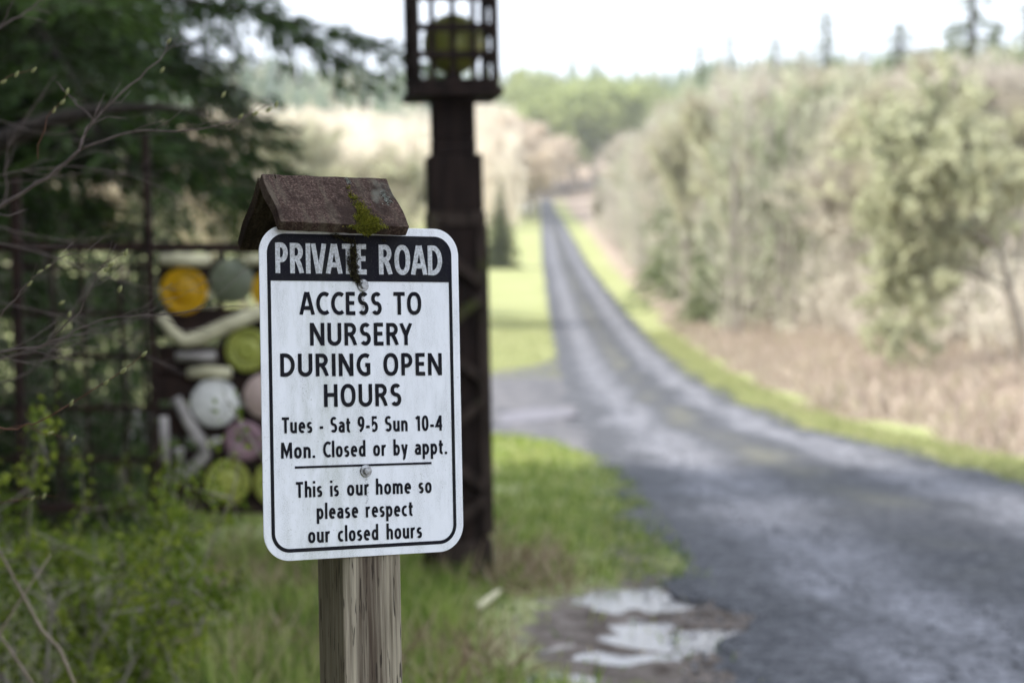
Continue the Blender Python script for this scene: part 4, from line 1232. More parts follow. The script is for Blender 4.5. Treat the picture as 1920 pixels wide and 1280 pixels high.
for sx_ in (-1, 1):
    for sy_ in (-1.3, 1.3):
        MB().lathe((sx_ * .85, sy_, .33), Matrix.Rotation(R(90), 3, 'Y'), [(.33, -.1), (.33, .1)], 14).build('wheel', M_dark, car)

# ------------------------------------------------------------------ THE SIGN
YAW = R(29.0); TILT = 0.041
sign_c = Vector((-0.2064, 2.966, 1.401))
rotm = Euler((-TILT, 0, YAW)).to_matrix()
HC = 1.401 / math.cos(TILT)
root_loc = sign_c - rotm @ Vector((0, 0, HC))
root_loc.z = 0.0
sign = empty('road_sign', root_loc, (-TILT, 0, YAW), 'white and black private road sign on a wooden post under a little board roof', 'sign')
inv = rotm.inverted()
camp = Vector((0, 0, CAM_H))
def S(px, py, y0=0.0):
    """photo pixel -> (x, z) in the sign's own frame on the plane y = y0"""
    o_ = inv @ (camp - root_loc); d_ = inv @ ray(px, py)
    t = (y0 - o_.y) / d_.y
    p = o_ + d_ * t
    return p.x, p.z
W_, H_ = .305, .4572

def sign_metal():
    m, nt, b = new_mat('weathered_white_aluminium')
    b.inputs['Roughness'].default_value = .5
    b.inputs['Specular IOR Level'].default_value = .25
    f1 = noise(nt, 900, 2, .5); f2 = noise(nt, 22, 6, .7, mapping=(2.0, 1, .55)); f3 = noise(nt, 7, 5); f4 = noise(nt, 260, 3, .6)
    base = (0.82, 0.84, 0.885)
    sp = ramp(nt, f1, [(0.36, (0.12, 0.12, 0.10)), (0.45, (0.42, 0.44, 0.44)), (0.54, base)])
    dirt = mathn(nt, 'MULTIPLY', ramp(nt, f2, [(0.42, 0.0), (0.70, 1.0)]), .6)
    c = mixc(nt, dirt, base, sp)
    c = mixc(nt, mathn(nt, 'MULTIPLY', ramp(nt, f4, [(0.62, 0.0), (0.70, 1.0)]), mathn(nt, 'MULTIPLY', ramp(nt, f3, [(0.40, 0.0), (0.6, 1.0)]), .55)), c, (0.24, 0.245, 0.22))
    # algae film left of the middle, and the drip line below the upper screw
    geo = nt.nodes.new('ShaderNodeTexCoord')
    sep = nt.nodes.new('ShaderNodeSeparateXYZ'); nt.links.new(geo.outputs['Object'], sep.inputs[0])
    xw = mathn(nt, 'ADD', sep.outputs['X'], mathn(nt, 'MULTIPLY', mathn(nt, 'SUBTRACT', f2, .5), .03))
    alg = ramp(nt, mathn(nt, 'MULTIPLY', mathn(nt, 'ABSOLUTE', mathn(nt, 'ADD', xw, .055)), 14.0), [(0.0, .55), (1.0, 0.0)])
    alg = mathn(nt, 'MULTIPLY', alg, ramp(nt, f2, [(0.35, 0.0), (0.65, 1.0)]))
    c = mixc(nt, mathn(nt, 'MULTIPLY', alg, .75), c, (0.36, 0.40, 0.30))
    nt.links.new(c, b.inputs['Base Color'])
    bump(nt, b, f1, .12, .0006)
    return m
def sign_black():
    m, nt, b = new_mat('faded_black_print')
    b.inputs['Roughness'].default_value = .6
    b.inputs['Specular IOR Level'].default_value = .06
    f = noise(nt, 700, 3, .6); f2 = noise(nt, 25, 5)
    c = ramp(nt, f, [(0.3, (0.007, 0.007, 0.012)), (0.62, (0.012, 0.012, 0.018)), (0.72, (0.05, 0.048, 0.042))])
    c = mixc(nt, mathn(nt, 'MULTIPLY', ramp(nt, f2, [(0.45, 0.0), (0.7, 1.0)]), .35), c, (0.035, 0.034, 0.026))
    nt.links.new(c, b.inputs['Base Color'])
    return m
M_signw = sign_metal(); M_signk = sign_black()
M_print_w = simple('worn_white_print', (0.62, 0.64, 0.68), .5, (0.30, 0.31, 0.31), 420, detail=4)
# rounded rectangle outline
def rrect(w, h, r_, n=12):
    P = []
    for cx, cz, a0 in ((w / 2 - r_, h / 2 - r_, 0), (-w / 2 + r_, h / 2 - r_, 90), (-w / 2 + r_, -h / 2 + r_, 180), (w / 2 - r_, -h / 2 + r_, 270)):
        for k in range(n + 1):
            a = R(a0 + 90 * k / n)
            P.append((cx + r_ * math.cos(a), cz + r_ * math.sin(a)))
    return P
TH = .0022
out_ = rrect(W_, H_, .038)
n_ = len(out_)
mb = MB()
mb.add([(x, 0, z) for x, z in out_] + [(x, TH, z) for x, z in out_], [tuple(range(n_)), tuple(range(2 * n_ - 1, n_ - 1, -1))] + [(i + n_, (i + 1) % n_ + n_, (i + 1) % n_, i) for i in range(n_)])
plate = mb.build('sign_plate', M_signw, sign, bevel=.0005, segs=2)
plate.location = (0, 0, HC)
def flat_ring(o, i, y): # ring between outlines
    n = len(o)
    return [(x, y, z) for x, z in o] + [(x, y, z) for x, z in i], [(k, (k + 1) % n, (k + 1) % n + n, k + n) for k in range(n)]
ins, bt_ = .0112, .0050
mb = MB()
vs, fs = flat_ring(rrect(W_ - 2 * ins, H_ - 2 * ins, .0268), rrect(W_ - 2 * ins - 2 * bt_, H_ - 2 * ins - 2 * bt_, .0222), -.0004)
mb.add(vs, fs)
bo = mb.build('border_line', M_signk, plate)
# header panel: top of the rounded frame down to the white field
xl, zl = S(505, 525.5); xr, zr = S(840, 529.5)
hz_l, hz_r = zl - HC, zr - HC
inner = rrect(W_ - 2 * ins - .002, H_ - 2 * ins - .002, .0258)
poly = [(x, z) for x, z in inner if z > .05]
left = min(p[0] for p in poly); right = max(p[0] for p in poly)
zcut = (hz_l + hz_r) / 2
poly = sorted([p for p in poly if True], key=lambda p: math.atan2(p[1] - .15, p[0]))
poly = [(right, zcut)] + poly + [(left, zcut)]
MB().add([(x, -.0006, z) for x, z in poly], [tuple(range(len(poly)))]).build('header_panel', M_signk, plate)

# lettering: every glyph drawn as strokes of even weight (cap height = 1, baseline = 0)
HT = .077                                   # half the stroke weight
def A(cx, cy, rx, ry, a0, a1, n=14):
    return [(cx + rx * math.cos(R(a0 + (a1 - a0) * k / n)), cy + ry * math.sin(R(a0 + (a1 - a0) * k / n))) for k in range(n + 1)]
T_, B_ = 1 - HT, HT
def oval(w, top, bot):
    cx, cy, rx, ry = w / 2, (top + bot) / 2, w / 2 - HT, (top - bot) / 2
    return [(cx + rx * (abs(math.cos(t)) ** .86) * (1 if math.cos(t) >= 0 else -1), cy + ry * (abs(math.sin(t)) ** .86) * (1 if math.sin(t) >= 0 else -1)) for t in np.linspace(0, 2 * math.pi, 41)]
XH = .70; X_T = XH - HT
def S_curve(w, top, bot):
    cx = w / 2; rx = w / 2 - HT; m = (top + bot) / 2 + .01 * top; ra = (top - m) / 2; rb = (m - bot) / 2
    return A(cx + .02, top - ra, rx - .02, ra, 38, 110, 6) + A(cx, top - ra, rx, ra, 125, 262, 9)[0:] + A(cx, bot + rb, rx, rb, 78, -100, 10) + A(cx - .02, bot + rb, rx - .02, rb, -118, -145, 3)
GL = {
 'A': (.64, [[(HT*.8, 0), (.29, 1)], [(.35, 1), (.64 - HT*.8, 0)], [(.155, .30), (.485, .30)]]),
 'C': (.52, [A(.36, .5, .28, .423, 55, 180, 10) + A(.36, .5, .28, .423, 189, 305, 10)]),
 'E': (.41, [[(HT, 0), (HT, 1)], [(HT, T_), (.40, T_)], [(HT, .52), (.37, .52)], [(HT, B_), (.41, B_)]]),
 'S': (.46, [S_curve(.46, T_, B_)]),
 'T': (.50, [[(.25, 0), (.25, T_)], [(0, T_), (.50, T_)]]),
 'O': (.63, [oval(.63, T_, B_)]),
 'N': (.60, [[(HT, 0), (HT, 1)], [(.60 - HT, 0), (.60 - HT, 1)], [(HT + .01, 1 - .04), (.60 - HT - .01, .04)]]),
 'U': (.58, [[(HT, 1), (HT, .34)] + A(.29, .31, .213, .235, 180, 360, 14) + [(.58 - HT, .34), (.58 - HT, 1)]]),
 'R': (.53, [[(HT, 0), (HT, 1)], [(HT, T_), (.24, T_)] + A(.24, .71, .18, .213, 90, -90, 12) + [(HT, .497)], [(.25, .49), (.36, .30), (.53 - HT * .9, 0)]]),
 'Y': (.54, [[(HT * .8, 1), (.27, .45), (.54 - HT * .8, 1)], [(.27, 0), (.27, .47)]]),
 'D': (.58, [[(HT, 0), (HT, 1)], [(HT, T_), (.20, T_)] + A(.20, .5, .58 - HT - .20, .423, 90, -90, 18) + [(HT, B_)]]),
 'I': (.154, [[(HT, 0), (HT, 1)]]),
 'G': (.57, [A(.36, .5, .28, .423, 58, 180, 10) + A(.36, .5, .28, .423, 189, 285, 9) + [(.57 - HT, .13), (.57 - HT, .49)], [(.36, .49), (.57, .49)]]),
 'P': (.48, [[(HT, 0), (HT, 1)], [(HT, T_), (.22, T_)] + A(.22, .68, .18, .243, 90, -90, 12) + [(HT, .437)]]),
 'V': (.58, [[(HT * .8, 1), (.265, 0)], [(.315, 0), (.58 - HT * .8, 1)]]),
 'H': (.57, [[(HT, 0), (HT, 1)], [(.57 - HT, 0), (.57 - HT, 1)], [(HT, .53), (.57 - HT, .53)]]),
 'M': (.70, [[(HT, 0), (HT + .02, 1)], [(.70 - HT, 0), (.70 - HT - .02, 1)], [(HT + .03, .96), (.35, .22), (.70 - HT - .03, .96)]]),
 'u': (.44, [[(HT, XH), (HT, .26)] + A(.215, .235, .14, .16, 180, 350, 9), [(.44 - HT, XH), (.44 - HT, 0)], [(.34, .12), (.44 - HT, .22)]]),
 'n': (.44, [[(HT, 0), (HT, XH)]] + [[(HT, .48)] + A(.225, XH - HT - .16, .14, .16, 165, 0, 9) + [(.44 - HT, 0)]]),
 'e': (.46, [[(.10, .37), (.46 - HT - .005, .37)] + A(.235, .375, .15, .25, 10, 180, 12) + A(.245, .34, .165, .263, 180, 308, 10)]),
 's': (.36, [S_curve(.36, X_T, B_)]),
 'a': (.43, [A(.21, X_T - .16, .145, .16, 148, 0, 10) + [(.43 - HT, 0)], [(.43 - HT, .40), (.24, .395)] + A(.205, .235, .13, .16, 90, 270, 10) + [(.27, .09), (.43 - HT, .2)]]),
 't': (.31, [[(.13, .90), (.13, .22)] + A(.245, .20, .115, .125, 180, 285, 7), [(0, X_T), (.30, X_T)]]),
 'h': (.44, [[(HT, 0), (HT, 1.05)]] + [[(HT, .48)] + A(.225, XH - HT - .16, .14, .16, 165, 0, 9) + [(.44 - HT, 0)]]),
 'i': (.154, [[(HT, 0), (HT, XH)], [(HT, .87), (HT, 1.03)]]),
 'o': (.47, [oval(.47, X_T, B_)]),
 'r': (.32, [[(HT, 0), (HT, XH)], [(HT, .44)] + A(.24, X_T - .16, .15, .165, 160, 68, 7)]),
 'l': (.154, [[(HT, 0), (HT, 1.05)]]),
 'd': (.47, [[(.47 - HT, 0), (.47 - HT, 1.05)], A(.235, .35, .155, .273, 30, 345, 20)]),
 'b': (.47, [[(HT, 0), (HT, 1.05)], A(.235, .35, .155, .273, 150, -165, 20)]),
 'p': (.47, [[(HT, -.29), (HT, XH)], A(.235, .35, .155, .273, 150, -165, 20)]),
 'c': (.40, [A(.26, .35, .18, .273, 58, 302, 18)]),
 'm': (.68, [[(HT, 0), (HT, XH)], [(HT, .48)] + A(.205, X_T - .15, .125, .15, 165, 0, 8) + [(.33, 0)], [(.33, .46)] + A(.475, X_T - .15, .128, .15, 165, 0, 8) + [(.68 - HT, 0)]]),
 'y': (.46, [[(HT * .8, XH), (.245, .03)], [(.46 - HT * .8, XH), (.22, -.12)] + A(.12, -.10, .10, .12, -15, -95, 6)]),
 '-': (.26, [[(0, .33), (.26, .33)]]),
 '.': (.16, [[(HT, 0), (HT, .16)]]),
 '9': (.46, [oval(.46, T_, .42), [(.46 - HT, .68)] + A(.12, .60, .26, .525, 5, -88, 12)]),
 '5': (.44, [[(.39, T_), (.115, T_), (.10, .53)] + A(.19, .335, .175, .26, 112, -112, 16) + [(.05, .10)]]),
 '1': (.34, [[(.24, 0), (.24, .98)], [(.24, .95), (.04, .80)]]),
 '0': (.46, [oval(.46, T_, B_)]),
 '4': (.48, [[(.36, 0), (.36, 1)], [(.34, .94), (.07, .31), (.48, .31)]]),
}
def stroke_poly(P, hw):
    """ribbon with mitred joins"""
    P = [Vector((p[0], p[1])) for p in P]
    Q = [P[0]]
    for p in P[1:]:
        if (p - Q[-1]).length > 1e-4: Q.append(p)
    P = Q; n = len(P); closed = (P[0] - P[-1]).length < 1e-3 and n > 5
    if closed: P = P[:-1]; n -= 1
    Lf, Rt = [], []
    for i in range(n):
        a = P[(i - 1) % n] if (closed or i > 0) else None; c = P[(i + 1) % n] if (closed or i < n - 1) else None
        d0 = (P[i] - a).normalized() if a is not None else None; d1 = (c - P[i]).normalized() if c is not None else None
        if d0 is None: d0 = d1
        if d1 is None: d1 = d0
        nn = Vector((-(d0.y + d1.y), d0.x + d1.x))
        if nn.length < 1e-6: nn = Vector((-d0.y, d0.x))
        nn.normalize()
        k = max(.38, nn.dot(Vector((-d0.y, d0.x))))
        Lf.append(P[i] + nn * hw / k); Rt.append(P[i] - nn * hw / k)
    return Lf, Rt, closed
def word(text, x0, x1, yb0, yb1, cap, mat, bold=0.0, y=-.0010):
    """one printed word: photo x extents, baseline rows at both ends, cap height in metres"""
    a_ = S(x0, yb0); b_ = S(x1, yb1)
    TR = {'AT': -.05, 'VA': -.04, 'Tu': -.04, 'RI': 0, 'RY': -.03, 'Y': 0, 'TO': -.03}
    gap = .125
    adv = 0; items = []
    for i, ch in enumerate(text):
        if i: adv += gap + TR.get(text[i - 1:i + 1], 0) + (-.05 if (ch in 'AVY' or text[i - 1] in 'AVY') else 0)
        items.append((ch, adv)); adv += GL[ch][0]
    total = adv
    sx = (b_[0] - a_[0]) / total; sl = (b_[1] - a_[1]) / (b_[0] - a_[0])
    mb = MB(); lay = 0
    kx = sx / cap                         # how much the letters are squeezed
    for ch, off in items:
        for st in GL[ch][1]:
            # work in true proportions so the stroke weight stays even
            pts = [((off + p[0]) * kx, p[1]) for p in st]
            Lf, Rt, closed = stroke_poly(pts, HT * (1 + bold) * (.5 + .5 * kx))
            n = len(Lf); yy = y - lay * .000004; lay += 1
            cl = ch in 'AVMNYR'
            vs = [(a_[0] + q.x * cap, yy, a_[1] - HC + (min(1.0, max(0.0, q.y)) if cl else q.y) * cap + q.x * cap * sl) for q in Lf + Rt]
            fs = [(i, (i + 1) % n, n + (i + 1) % n, n + i) for i in range(n if closed else n - 1)]
            mb.add(vs, fs)
    o = mb.build('lettering', mat, plate)
    o['label'] = 'printed word "%s"' % text
    return o
words = [
    ('PRIVATE', 517, 687, 512, 514.4, .0417, 1, .022), ('ROAD', 711, 828, 514.6, 516, .0417, 1, .022),
    ('ACCESS', 561.7, 715.7, 590.3, 590.3, .0318, 0, .019), ('TO', 738, 790, 590.2, 589.8, .0318, 0, .019),
    ('NURSERY', 581.3, 773, 647.8, 646.9, .0313, 0, .019),
    ('DURING', 525.5, 694.5, 705.8, 704.5, .0313, 0, .019), ('OPEN', 719, 828.6, 704.0, 703.2, .0313, 0, .019),
    ('HOURS', 607.5, 752.5, 762.8, 760.6, .0313, 0, .019),
    ('Tues', 528.6, 585.3, 812, 811.2, .0216, 0, .016), ('-', 599.4, 606, 811, 810.8, .0216, 0, .016), ('Sat', 620, 657, 810.6, 810.1, .0216, 0, .016),
    ('9-5', 671, 708, 809.6, 809, .0216, 0, .016), ('Sun', 722, 764, 808.6, 808, .0216, 0, .016), ('10-4', 779, 829, 807.7, 806.8, .0216, 0, .016),
    ('Mon.', 527, 590.7, 859.5, 858, .0218, 0, .016), ('Closed', 606, 685, 857.2, 855.2, .0218, 0, .016), ('or', 700, 724, 854.6, 854.0, .0218, 0, .016),
    ('by', 738, 764, 853.6, 852.8, .0218, 0, .016), ('appt.', 778, 838, 852.2, 850.6, .0218, 0, .016),
    ('This', 555, 604, 932.8, 930.8, .0214, 0, .016), ('is', 619.5, 635, 930.3, 929.6, .0214, 0, .016), ('our', 651, 692, 929.0, 927.4, .0214, 0, .016),
    ('home', 705, 770.6, 926.8, 924.6, .0214, 0, .016), ('so', 785, 809, 924.4, 923.4, .0214, 0, .016),
    ('please', 594, 671.5, 973.0, 970.0, .0214, 0, .016), ('respect', 686, 774, 969.6, 966.6, .0214, 0, .016),
    ('our', 578, 619, 1017.6, 1015.6, .0214, 0, .016), ('closed', 633.6, 709, 1014.9, 1011.6, .0214, 0, .016), ('hours', 725, 791, 1010.8, 1007.6, .0214, 0, .016)]
for (t, x0, x1, y0, y1, cap, wh, bold) in words:
    word(t, x0, x1, y0, y1, cap, M_print_w if wh else M_signk, (.16 if wh else .06) if cap > .025 else .12, -.0011 if wh else -.0006)
a_ = S(552.5, 876); b_ = S(809, 867.6); t_ = .0031 / 2
MB().add([(a_[0], -.0006, a_[1] - HC - t_), (b_[0], -.0006, b_[1] - HC - t_), (b_[0], -.0006, b_[1] - HC + t_), (a_[0], -.0006, a_[1] - HC + t_)], [(0, 1, 2, 3)]).build('divider_line', M_signk, plate)

# screws
M_zinc = simple('dull_zinc', (0.42, 0.43, 0.44), .38, (0.22, 0.22, 0.22), 160, metal=.85, bmp=.2)
toward = Matrix.Rotation(R(90), 3, 'X')
for (px, py, hexh) in ((680, 535, True), (685.6, 882.5, True)):
    x, z = S(px, py)
    MB().lathe((x, 0, z - HC), toward, [(.0088, 0.0), (.0088, .0012), (.0078, .0022), (.005, .0024)], 28).build('washer', M_zinc, plate)
    MB().lathe((x, 0, z - HC), toward, [(.0053, .0022), (.0053, .0056), (.0045, .0066), (.001, .0068)], 6).build('screw_head', M_zinc, plate)

# post
def post_mat():
    m, nt, b = new_mat('weathered_green_stained_post')
    b.inputs['Roughness'].default_value = .85
    b.inputs['Specular IOR Level'].default_value = .25
    gr1 = noise(nt, 1.0, 7, .6, mapping=(260, 260, 7)); gr2 = noise(nt, 1.0, 4, .5, mapping=(34, 34, 2.2)); st = noise(nt, 1.0, 4, .55, mapping=(26, 26, 1.2))
    gc = nt.nodes.new('ShaderNodeTexCoord'); sep = nt.nodes.new('ShaderNodeSeparateXYZ'); nt.links.new(gc.outputs['Object'], sep.inputs[0])
    x, y, z = sep.outputs
    c = ramp(nt, gr1, [(0.32, (0.12, 0.098, 0.068)), (0.5, (0.30, 0.26, 0.195)), (0.68, (0.46, 0.41, 0.31))])
    c = mixc(nt, mathn(nt, 'MULTIPLY', gr2, .4), c, (0.17, 0.15, 0.115))
    # broad brown run-off stain down the middle of the front face
    xs_ = mathn(nt, 'ADD', x, mathn(nt, 'MULTIPLY', mathn(nt, 'SUBTRACT', st, .5), .05))
    stain = ramp(nt, mathn(nt, 'ADD', mathn(nt, 'MULTIPLY', xs_, 10.0), .5), [(0.25, 0.0), (0.34, 1.0), (0.60, .95), (0.70, 0.0)])
    stain = mathn(nt, 'MULTIPLY', stain, ramp(nt, gr1, [(0.3, .95), (0.7, .6)]))
    c = mixc(nt, stain, c, (0.050, 0.032, 0.022))
    # green algae near the top at the left arris
    alg = ramp(nt, mathn(nt, 'ADD', mathn(nt, 'ADD', mathn(nt, 'MULTIPLY', z, 6.0), mathn(nt, 'MULTIPLY', x, -9.0)), mathn(nt, 'MULTIPLY', gr2, .5)), [(.0, 0.0), (.9, .75)])
    at2 = nt.nodes.new('ShaderNodeMapRange'); nt.links.new(z, at2.inputs['Value'])
    at2.inputs['From Min'].default_value = -.08; at2.inputs['From Max'].default_value = .03
    side = nt.nodes.new('ShaderNodeMapRange'); nt.links.new(x, side.inputs['Value'])
    side.inputs['From Min'].default_value = -.028; side.inputs['From Max'].default_value = -.042
    fac = mathn(nt, 'MULTIPLY', mathn(nt, 'MULTIPLY', at2.outputs[0], side.outputs[0]), ramp(nt, gr2, [(0.3, .3), (.6, 1.0)]))
    c = mixc(nt, mathn(nt, 'MULTIPLY', fac, .85), c, (0.055, 0.055, 0.018))
    # greener, darker tone over the whole side face
    ysd = nt.nodes.new('ShaderNodeMapRange'); nt.links.new(x, ysd.inputs['Value'])
    ysd.inputs['From Min'].default_value = -.0438; ysd.inputs['From Max'].default_value = -.0444
    c = mixc(nt, mathn(nt, 'MULTIPLY', ysd.outputs[0], .55), c, (0.11, 0.10, 0.06))
    # short dark checks along the grain
    ck = noise(nt, 1.0, 2, .4, mapping=(300, 300, 22)); 
    ckm = ramp(nt, ck, [(0.635, 0.0), (0.67, 1.0)])
    c = mixc(nt, mathn(nt, 'MULTIPLY', ckm, .85), c, (0.03, 0.022, 0.016))
    nt.links.new(c, b.inputs['Base Color'])
    h = mathn(nt, 'SUBTRACT', gr1, mathn(nt, 'MULTIPLY', ckm, .8))
    bump(nt, b, h, .55, .0012)
    return m
fx0, _z = S(645, 1100, .003); fx1, _z = S(751.5, 1100, .003)
pcx = (fx0 + fx1) / 2; PWD = .089
mb = MB(); 
ptop = HC + .235
mb.box((0, 0, -(ptop + .05) / 2), (PWD, PWD, ptop + .05))
post = mb.build('post', post_mat(), sign, bevel=.004, segs=3)
post.location = (pcx, TH + .0006 + PWD / 2, ptop)
# origin of the post material: put its zero height at the lower edge of the plate
for v in post.data.vertices: v.co.z += ptop - (HC - H_ / 2)
post.location.z = HC - H_ / 2

# roof boards
def roof_mat(name, a, b_, dark):
    m, nt, b = new_mat(name)
    b.inputs['Roughness'].default_value = .88
    b.inputs['Specular IOR Level'].default_value = .08
    f1 = noise(nt, 330, 6, .75); f2 = noise(nt, 1.0, 5, .6, mapping=(75, 9, 9)); f3 = noise(nt, 22, 6, .7)
    c = ramp(nt, f1, [(0.30, dark), (0.50, b_), (0.68, a)])
    c = mixc(nt, ramp(nt, f2, [(0.48, 0.0), (0.68, .75)]), c, (0.105, 0.088, 0.066))
    c = mixc(nt, ramp(nt, f2, [(0.30, .85), (0.42, 0.0)]), c, (0.016, 0.011, 0.010))
    c = mixc(nt, ramp(nt, f3, [(0.50, 0.0), (0.64, .85)]), c, tuple(v * .45 for v in b_))
    c = mixc(nt, ramp(nt, noise(nt, 12, 4), [(0.66, 0.0), (0.74, .6)]), c, (0.16, 0.17, 0.14))
    nt.links.new(c, b.inputs['Base Color'])
    bump(nt, b, f1, .8, .0018)
    return m
M_roof = roof_mat('old_red_brown_board', (0.175, 0.125, 0.102), (0.056, 0.035, 0.028), (0.009, 0.006, 0.006))
M_roof_back = roof_mat('old_brown_green_board', (0.085, 0.062, 0.040), (0.045, 0.032, 0.022), (0.014, 0.010, 0.008))
yr = TH + PWD / 2                       # ridge above the middle of the post
rx0, rz = S(488.7, 326, yr); rx1, rz1 = S(721.5, 335, yr)
def board(name, mat, length, x0, x1, ang, dirn, skew=0.0, th=.0165, seed=1, ridge=(0, 0)):
    """board hanging from the ridge; dirn -1 = towards the viewer"""
    r_ = random.Random(seed)
    nx, nl = 22, 12
    ca, sa = math.cos(ang), math.sin(ang)
    top = []; bot = []
    for j in range(nl + 1):
        for i in range(nx + 1):
            u = i / nx; v = j / nl
            L = length * (1 + skew * u)
            x = x0 + (x1 - x0) * u + (.0012 * math.sin(v * 9 + seed) if i in (0, nx) else 0)
            n_ = .0004 * math.sin(u * 23 + v * 5) + r_.uniform(-.00035, .00035)
            edge = (j == nl) * r_.uniform(-.0009, .0009)
            d_ = L * v + edge
            y = yr + ridge[0] + dirn * d_ * ca; z = ridge[1] - d_ * sa
            # outward normal of the board (up and away)
            top.append((x, y + dirn * sa * n_, z + ca * n_))
            bot.append((x, y - dirn * sa * th, z - ca * th))
    mb = MB(); W1 = nx + 1; N = len(top)
    fs = []
    for j in range(nl):
        for i in range(nx):
            a = j * W1 + i
            fs.append((a, a + 1, a + 1 + W1, a + W1)); fs.append((N + a + W1, N + a + 1 + W1, N + a + 1, N + a))
    for i in range(nx):
        fs.append((i + 1, i, N + i, N + i + 1)); a = nl * W1 + i; fs.append((a, a + 1, N + a + 1, N + a))
    for j in range(nl):
        a = j * W1; fs.append((a, a + W1, N + a + W1, N + a)); a = j * W1 + nx; fs.append((a + W1, a, N + a, N + a + W1))
    mb.add(top + bot, fs)
    import bmesh
    o = mb.build(name, mat, sign)
    bm = bmesh.new(); bm.from_mesh(o.data); bmesh.ops.recalc_face_normals(bm, faces=bm.faces); bm.to_mesh(o.data); bm.free()
    bv = o.modifiers.new('bevel', 'BEVEL'); bv.width = .0012; bv.segments = 2; bv.limit_method = 'ANGLE'; bv.angle_limit = R(50)
    return o
zr_ = rz
rslope = (rz1 - rz) / (rx1 - rx0)
front = board('roof_board', M_roof, .101, rx0, rx1 + .002, R(45), -1, skew=.06, seed=2, ridge=(0, zr_))
back = board('roof_board', M_roof_back, .121, rx0 + .002, rx1 - .004, R(44), 1, seed=5, ridge=(.0135, zr_ - .004))
front['label'] = 'red-brown front roof board with moss'; back['label'] = 'darker rear roof board'
# nail head at the ridge corner
fpt = Vector((rx0 + .02, yr - .006, zr_ - .0055))
MB().tube([fpt, fpt + Vector((-.004, -.006, .004))], .0012, 6).build('nail', M_roof_back, sign)

# moss on the roof board: short curled blades
M_moss = foliage('yellow_green_moss', [(0, (0.05, 0.045, 0.010)), (0.4, (0.14, 0.15, 0.018)), (0.8, (0.26, 0.26, 0.03)), (1, (0.36, 0.30, 0.06))], trans=.3, rough=.8)
M_moss_dark = foliage('dark_moss_and_debris', [(0, (0.012, 0.010, 0.008)), (0.6, (0.045, 0.036, 0.022)), (1, (0.12, 0.12, 0.035))], trans=.15, rough=.9)
rng = np.random.default_rng(91)
def on_front(px, py):
    """photo pixel -> point on the sloping face of the front board (sign frame)"""
    o_ = inv @ (camp - root_loc); d_ = inv @ ray(px, py)
    n = Vector((0, -math.sin(R(45)), math.cos(R(45)))); p0 = Vector((0, yr, zr_))
    t = (p0 - o_).dot(n) / d_.dot(n)
    return np.array(o_ + d_ * t)
C = []; Ls = []; Vv = []
core = [(652, 352, 3, 4, .0025, 60), (656, 366, 4, 5, .003, 120), (664, 372, 8, 5, .0035, 180), (672, 384, 9, 6, .004, 260), (679, 396, 11, 7, .005, 500), (684, 408, 14, 8, .006, 900), (687, 418, 16, 7, .0065, 1100), (696, 414, 16, 6, .005, 500), (706, 422, 9, 4, .004, 180), (669, 408, 6, 6, .004, 150)]
for (px, py, sx_, sy_, L, n) in core:
    c = on_front(px, py)
    k = rng.normal(size=(n, 2)) * 0.5
    for q in range(n):
        p = on_front(px + k[q, 0] * sx_, py + k[q, 1] * sy_)
        C.append(p); Ls.append(L); Vv.append(np.clip(.45 + rng.normal() * .28, 0, 1))
C = np.array(C); n = len(C)
D = rng.normal(size=(n, 3)) * .6 + np.array([.15, -.7, -.1])
V, F = cards(C + rng.normal(size=(n, 3)) * .0008, D, np.array(Ls) * rng.uniform(.5, 1.4, n), .0011, rng)
mo = link_mesh('moss', np_mesh('moss', V, F, np.array(Vv)), M_moss, sign); mo['kind'] = 'stuff'; mo['label'] = 'bright yellow-green moss tuft on the front roof board'
# overhanging beard of moss at the eave
C = []
for q in range(1500):
    px = 687 + rng.normal() * 13; py = 424 + rng.random() * 15 * max(0, 1 - ((px - 687) / 24) ** 2)
    C.append(on_front(px, min(py, 424)) + np.array([0, -.002, -(max(0, py - 424)) * .00072]))
C = np.array(C); n = len(C)
D = rng.normal(size=(n, 3)) * .6 + np.array([0, -.5, -.5])
V, F = cards(C, D, .0055 * rng.uniform(.5, 1.3, n), .0011, rng)
mo = link_mesh('moss', np_mesh('moss', V, F, np.clip(.45 + rng.normal(size=n) * .28, 0, 1)), M_moss, sign); mo['kind'] = 'stuff'
# loose straws sticking out of the moss
for (a_, b_) in (((676, 378), (688, 392)), ((690, 400), (722, 410)), ((660, 366), (648, 352)), ((700, 396), (712, 404))):
    p, q = Vector(on_front(*a_)), Vector(on_front(*b_)); q += Vector((0, -.004, .003))
    MB().tube([p, (p + q) / 2 + Vector((0, -.002, .001)), q], [.0005, .0004, .0002], 5).build('straw', M_straw, sign)
# grey-white lichen crust at the upper right of the board
C = []
for q in range(260):
    t = rng.random(); px = 716 + 14 * t + rng.normal() * 2.4; py = 362 + 18 * t + rng.normal() * 3.2
    if rng.random() < .35: continue
    C.append(on_front(px, py))
C = np.array(C); n = len(C)
V, F = cards(C, rng.normal(size=(n, 3)) * .6 + np.array([0, -.6, .3]), .0022, .0016, rng)
M_crust = foliage('grey_lichen_crust', [(0, (0.20, 0.22, 0.19)), (1, (0.42, 0.44, 0.40))], trans=0, rough=.9)
lo = link_mesh('lichen', np_mesh('lichen', V, F, rng.random(n)), M_crust, sign); lo['kind'] = 'stuff'
C = []
for q in range(120):
    t = rng.random(); px = 649 + 6 * t + rng.normal() * 1.8; py = 334 + 10 * t + rng.normal() * 2
    C.append(on_front(px, py))
C = np.array(C); n = len(C)
V, F = cards(C, rng.normal(size=(n, 3)) * .6 + np.array([0, -.6, .3]), .002, .0014, rng)
lo = link_mesh('lichen', np_mesh('lichen', V, F, rng.random(n)), M_crust, sign); lo['kind'] = 'stuff'

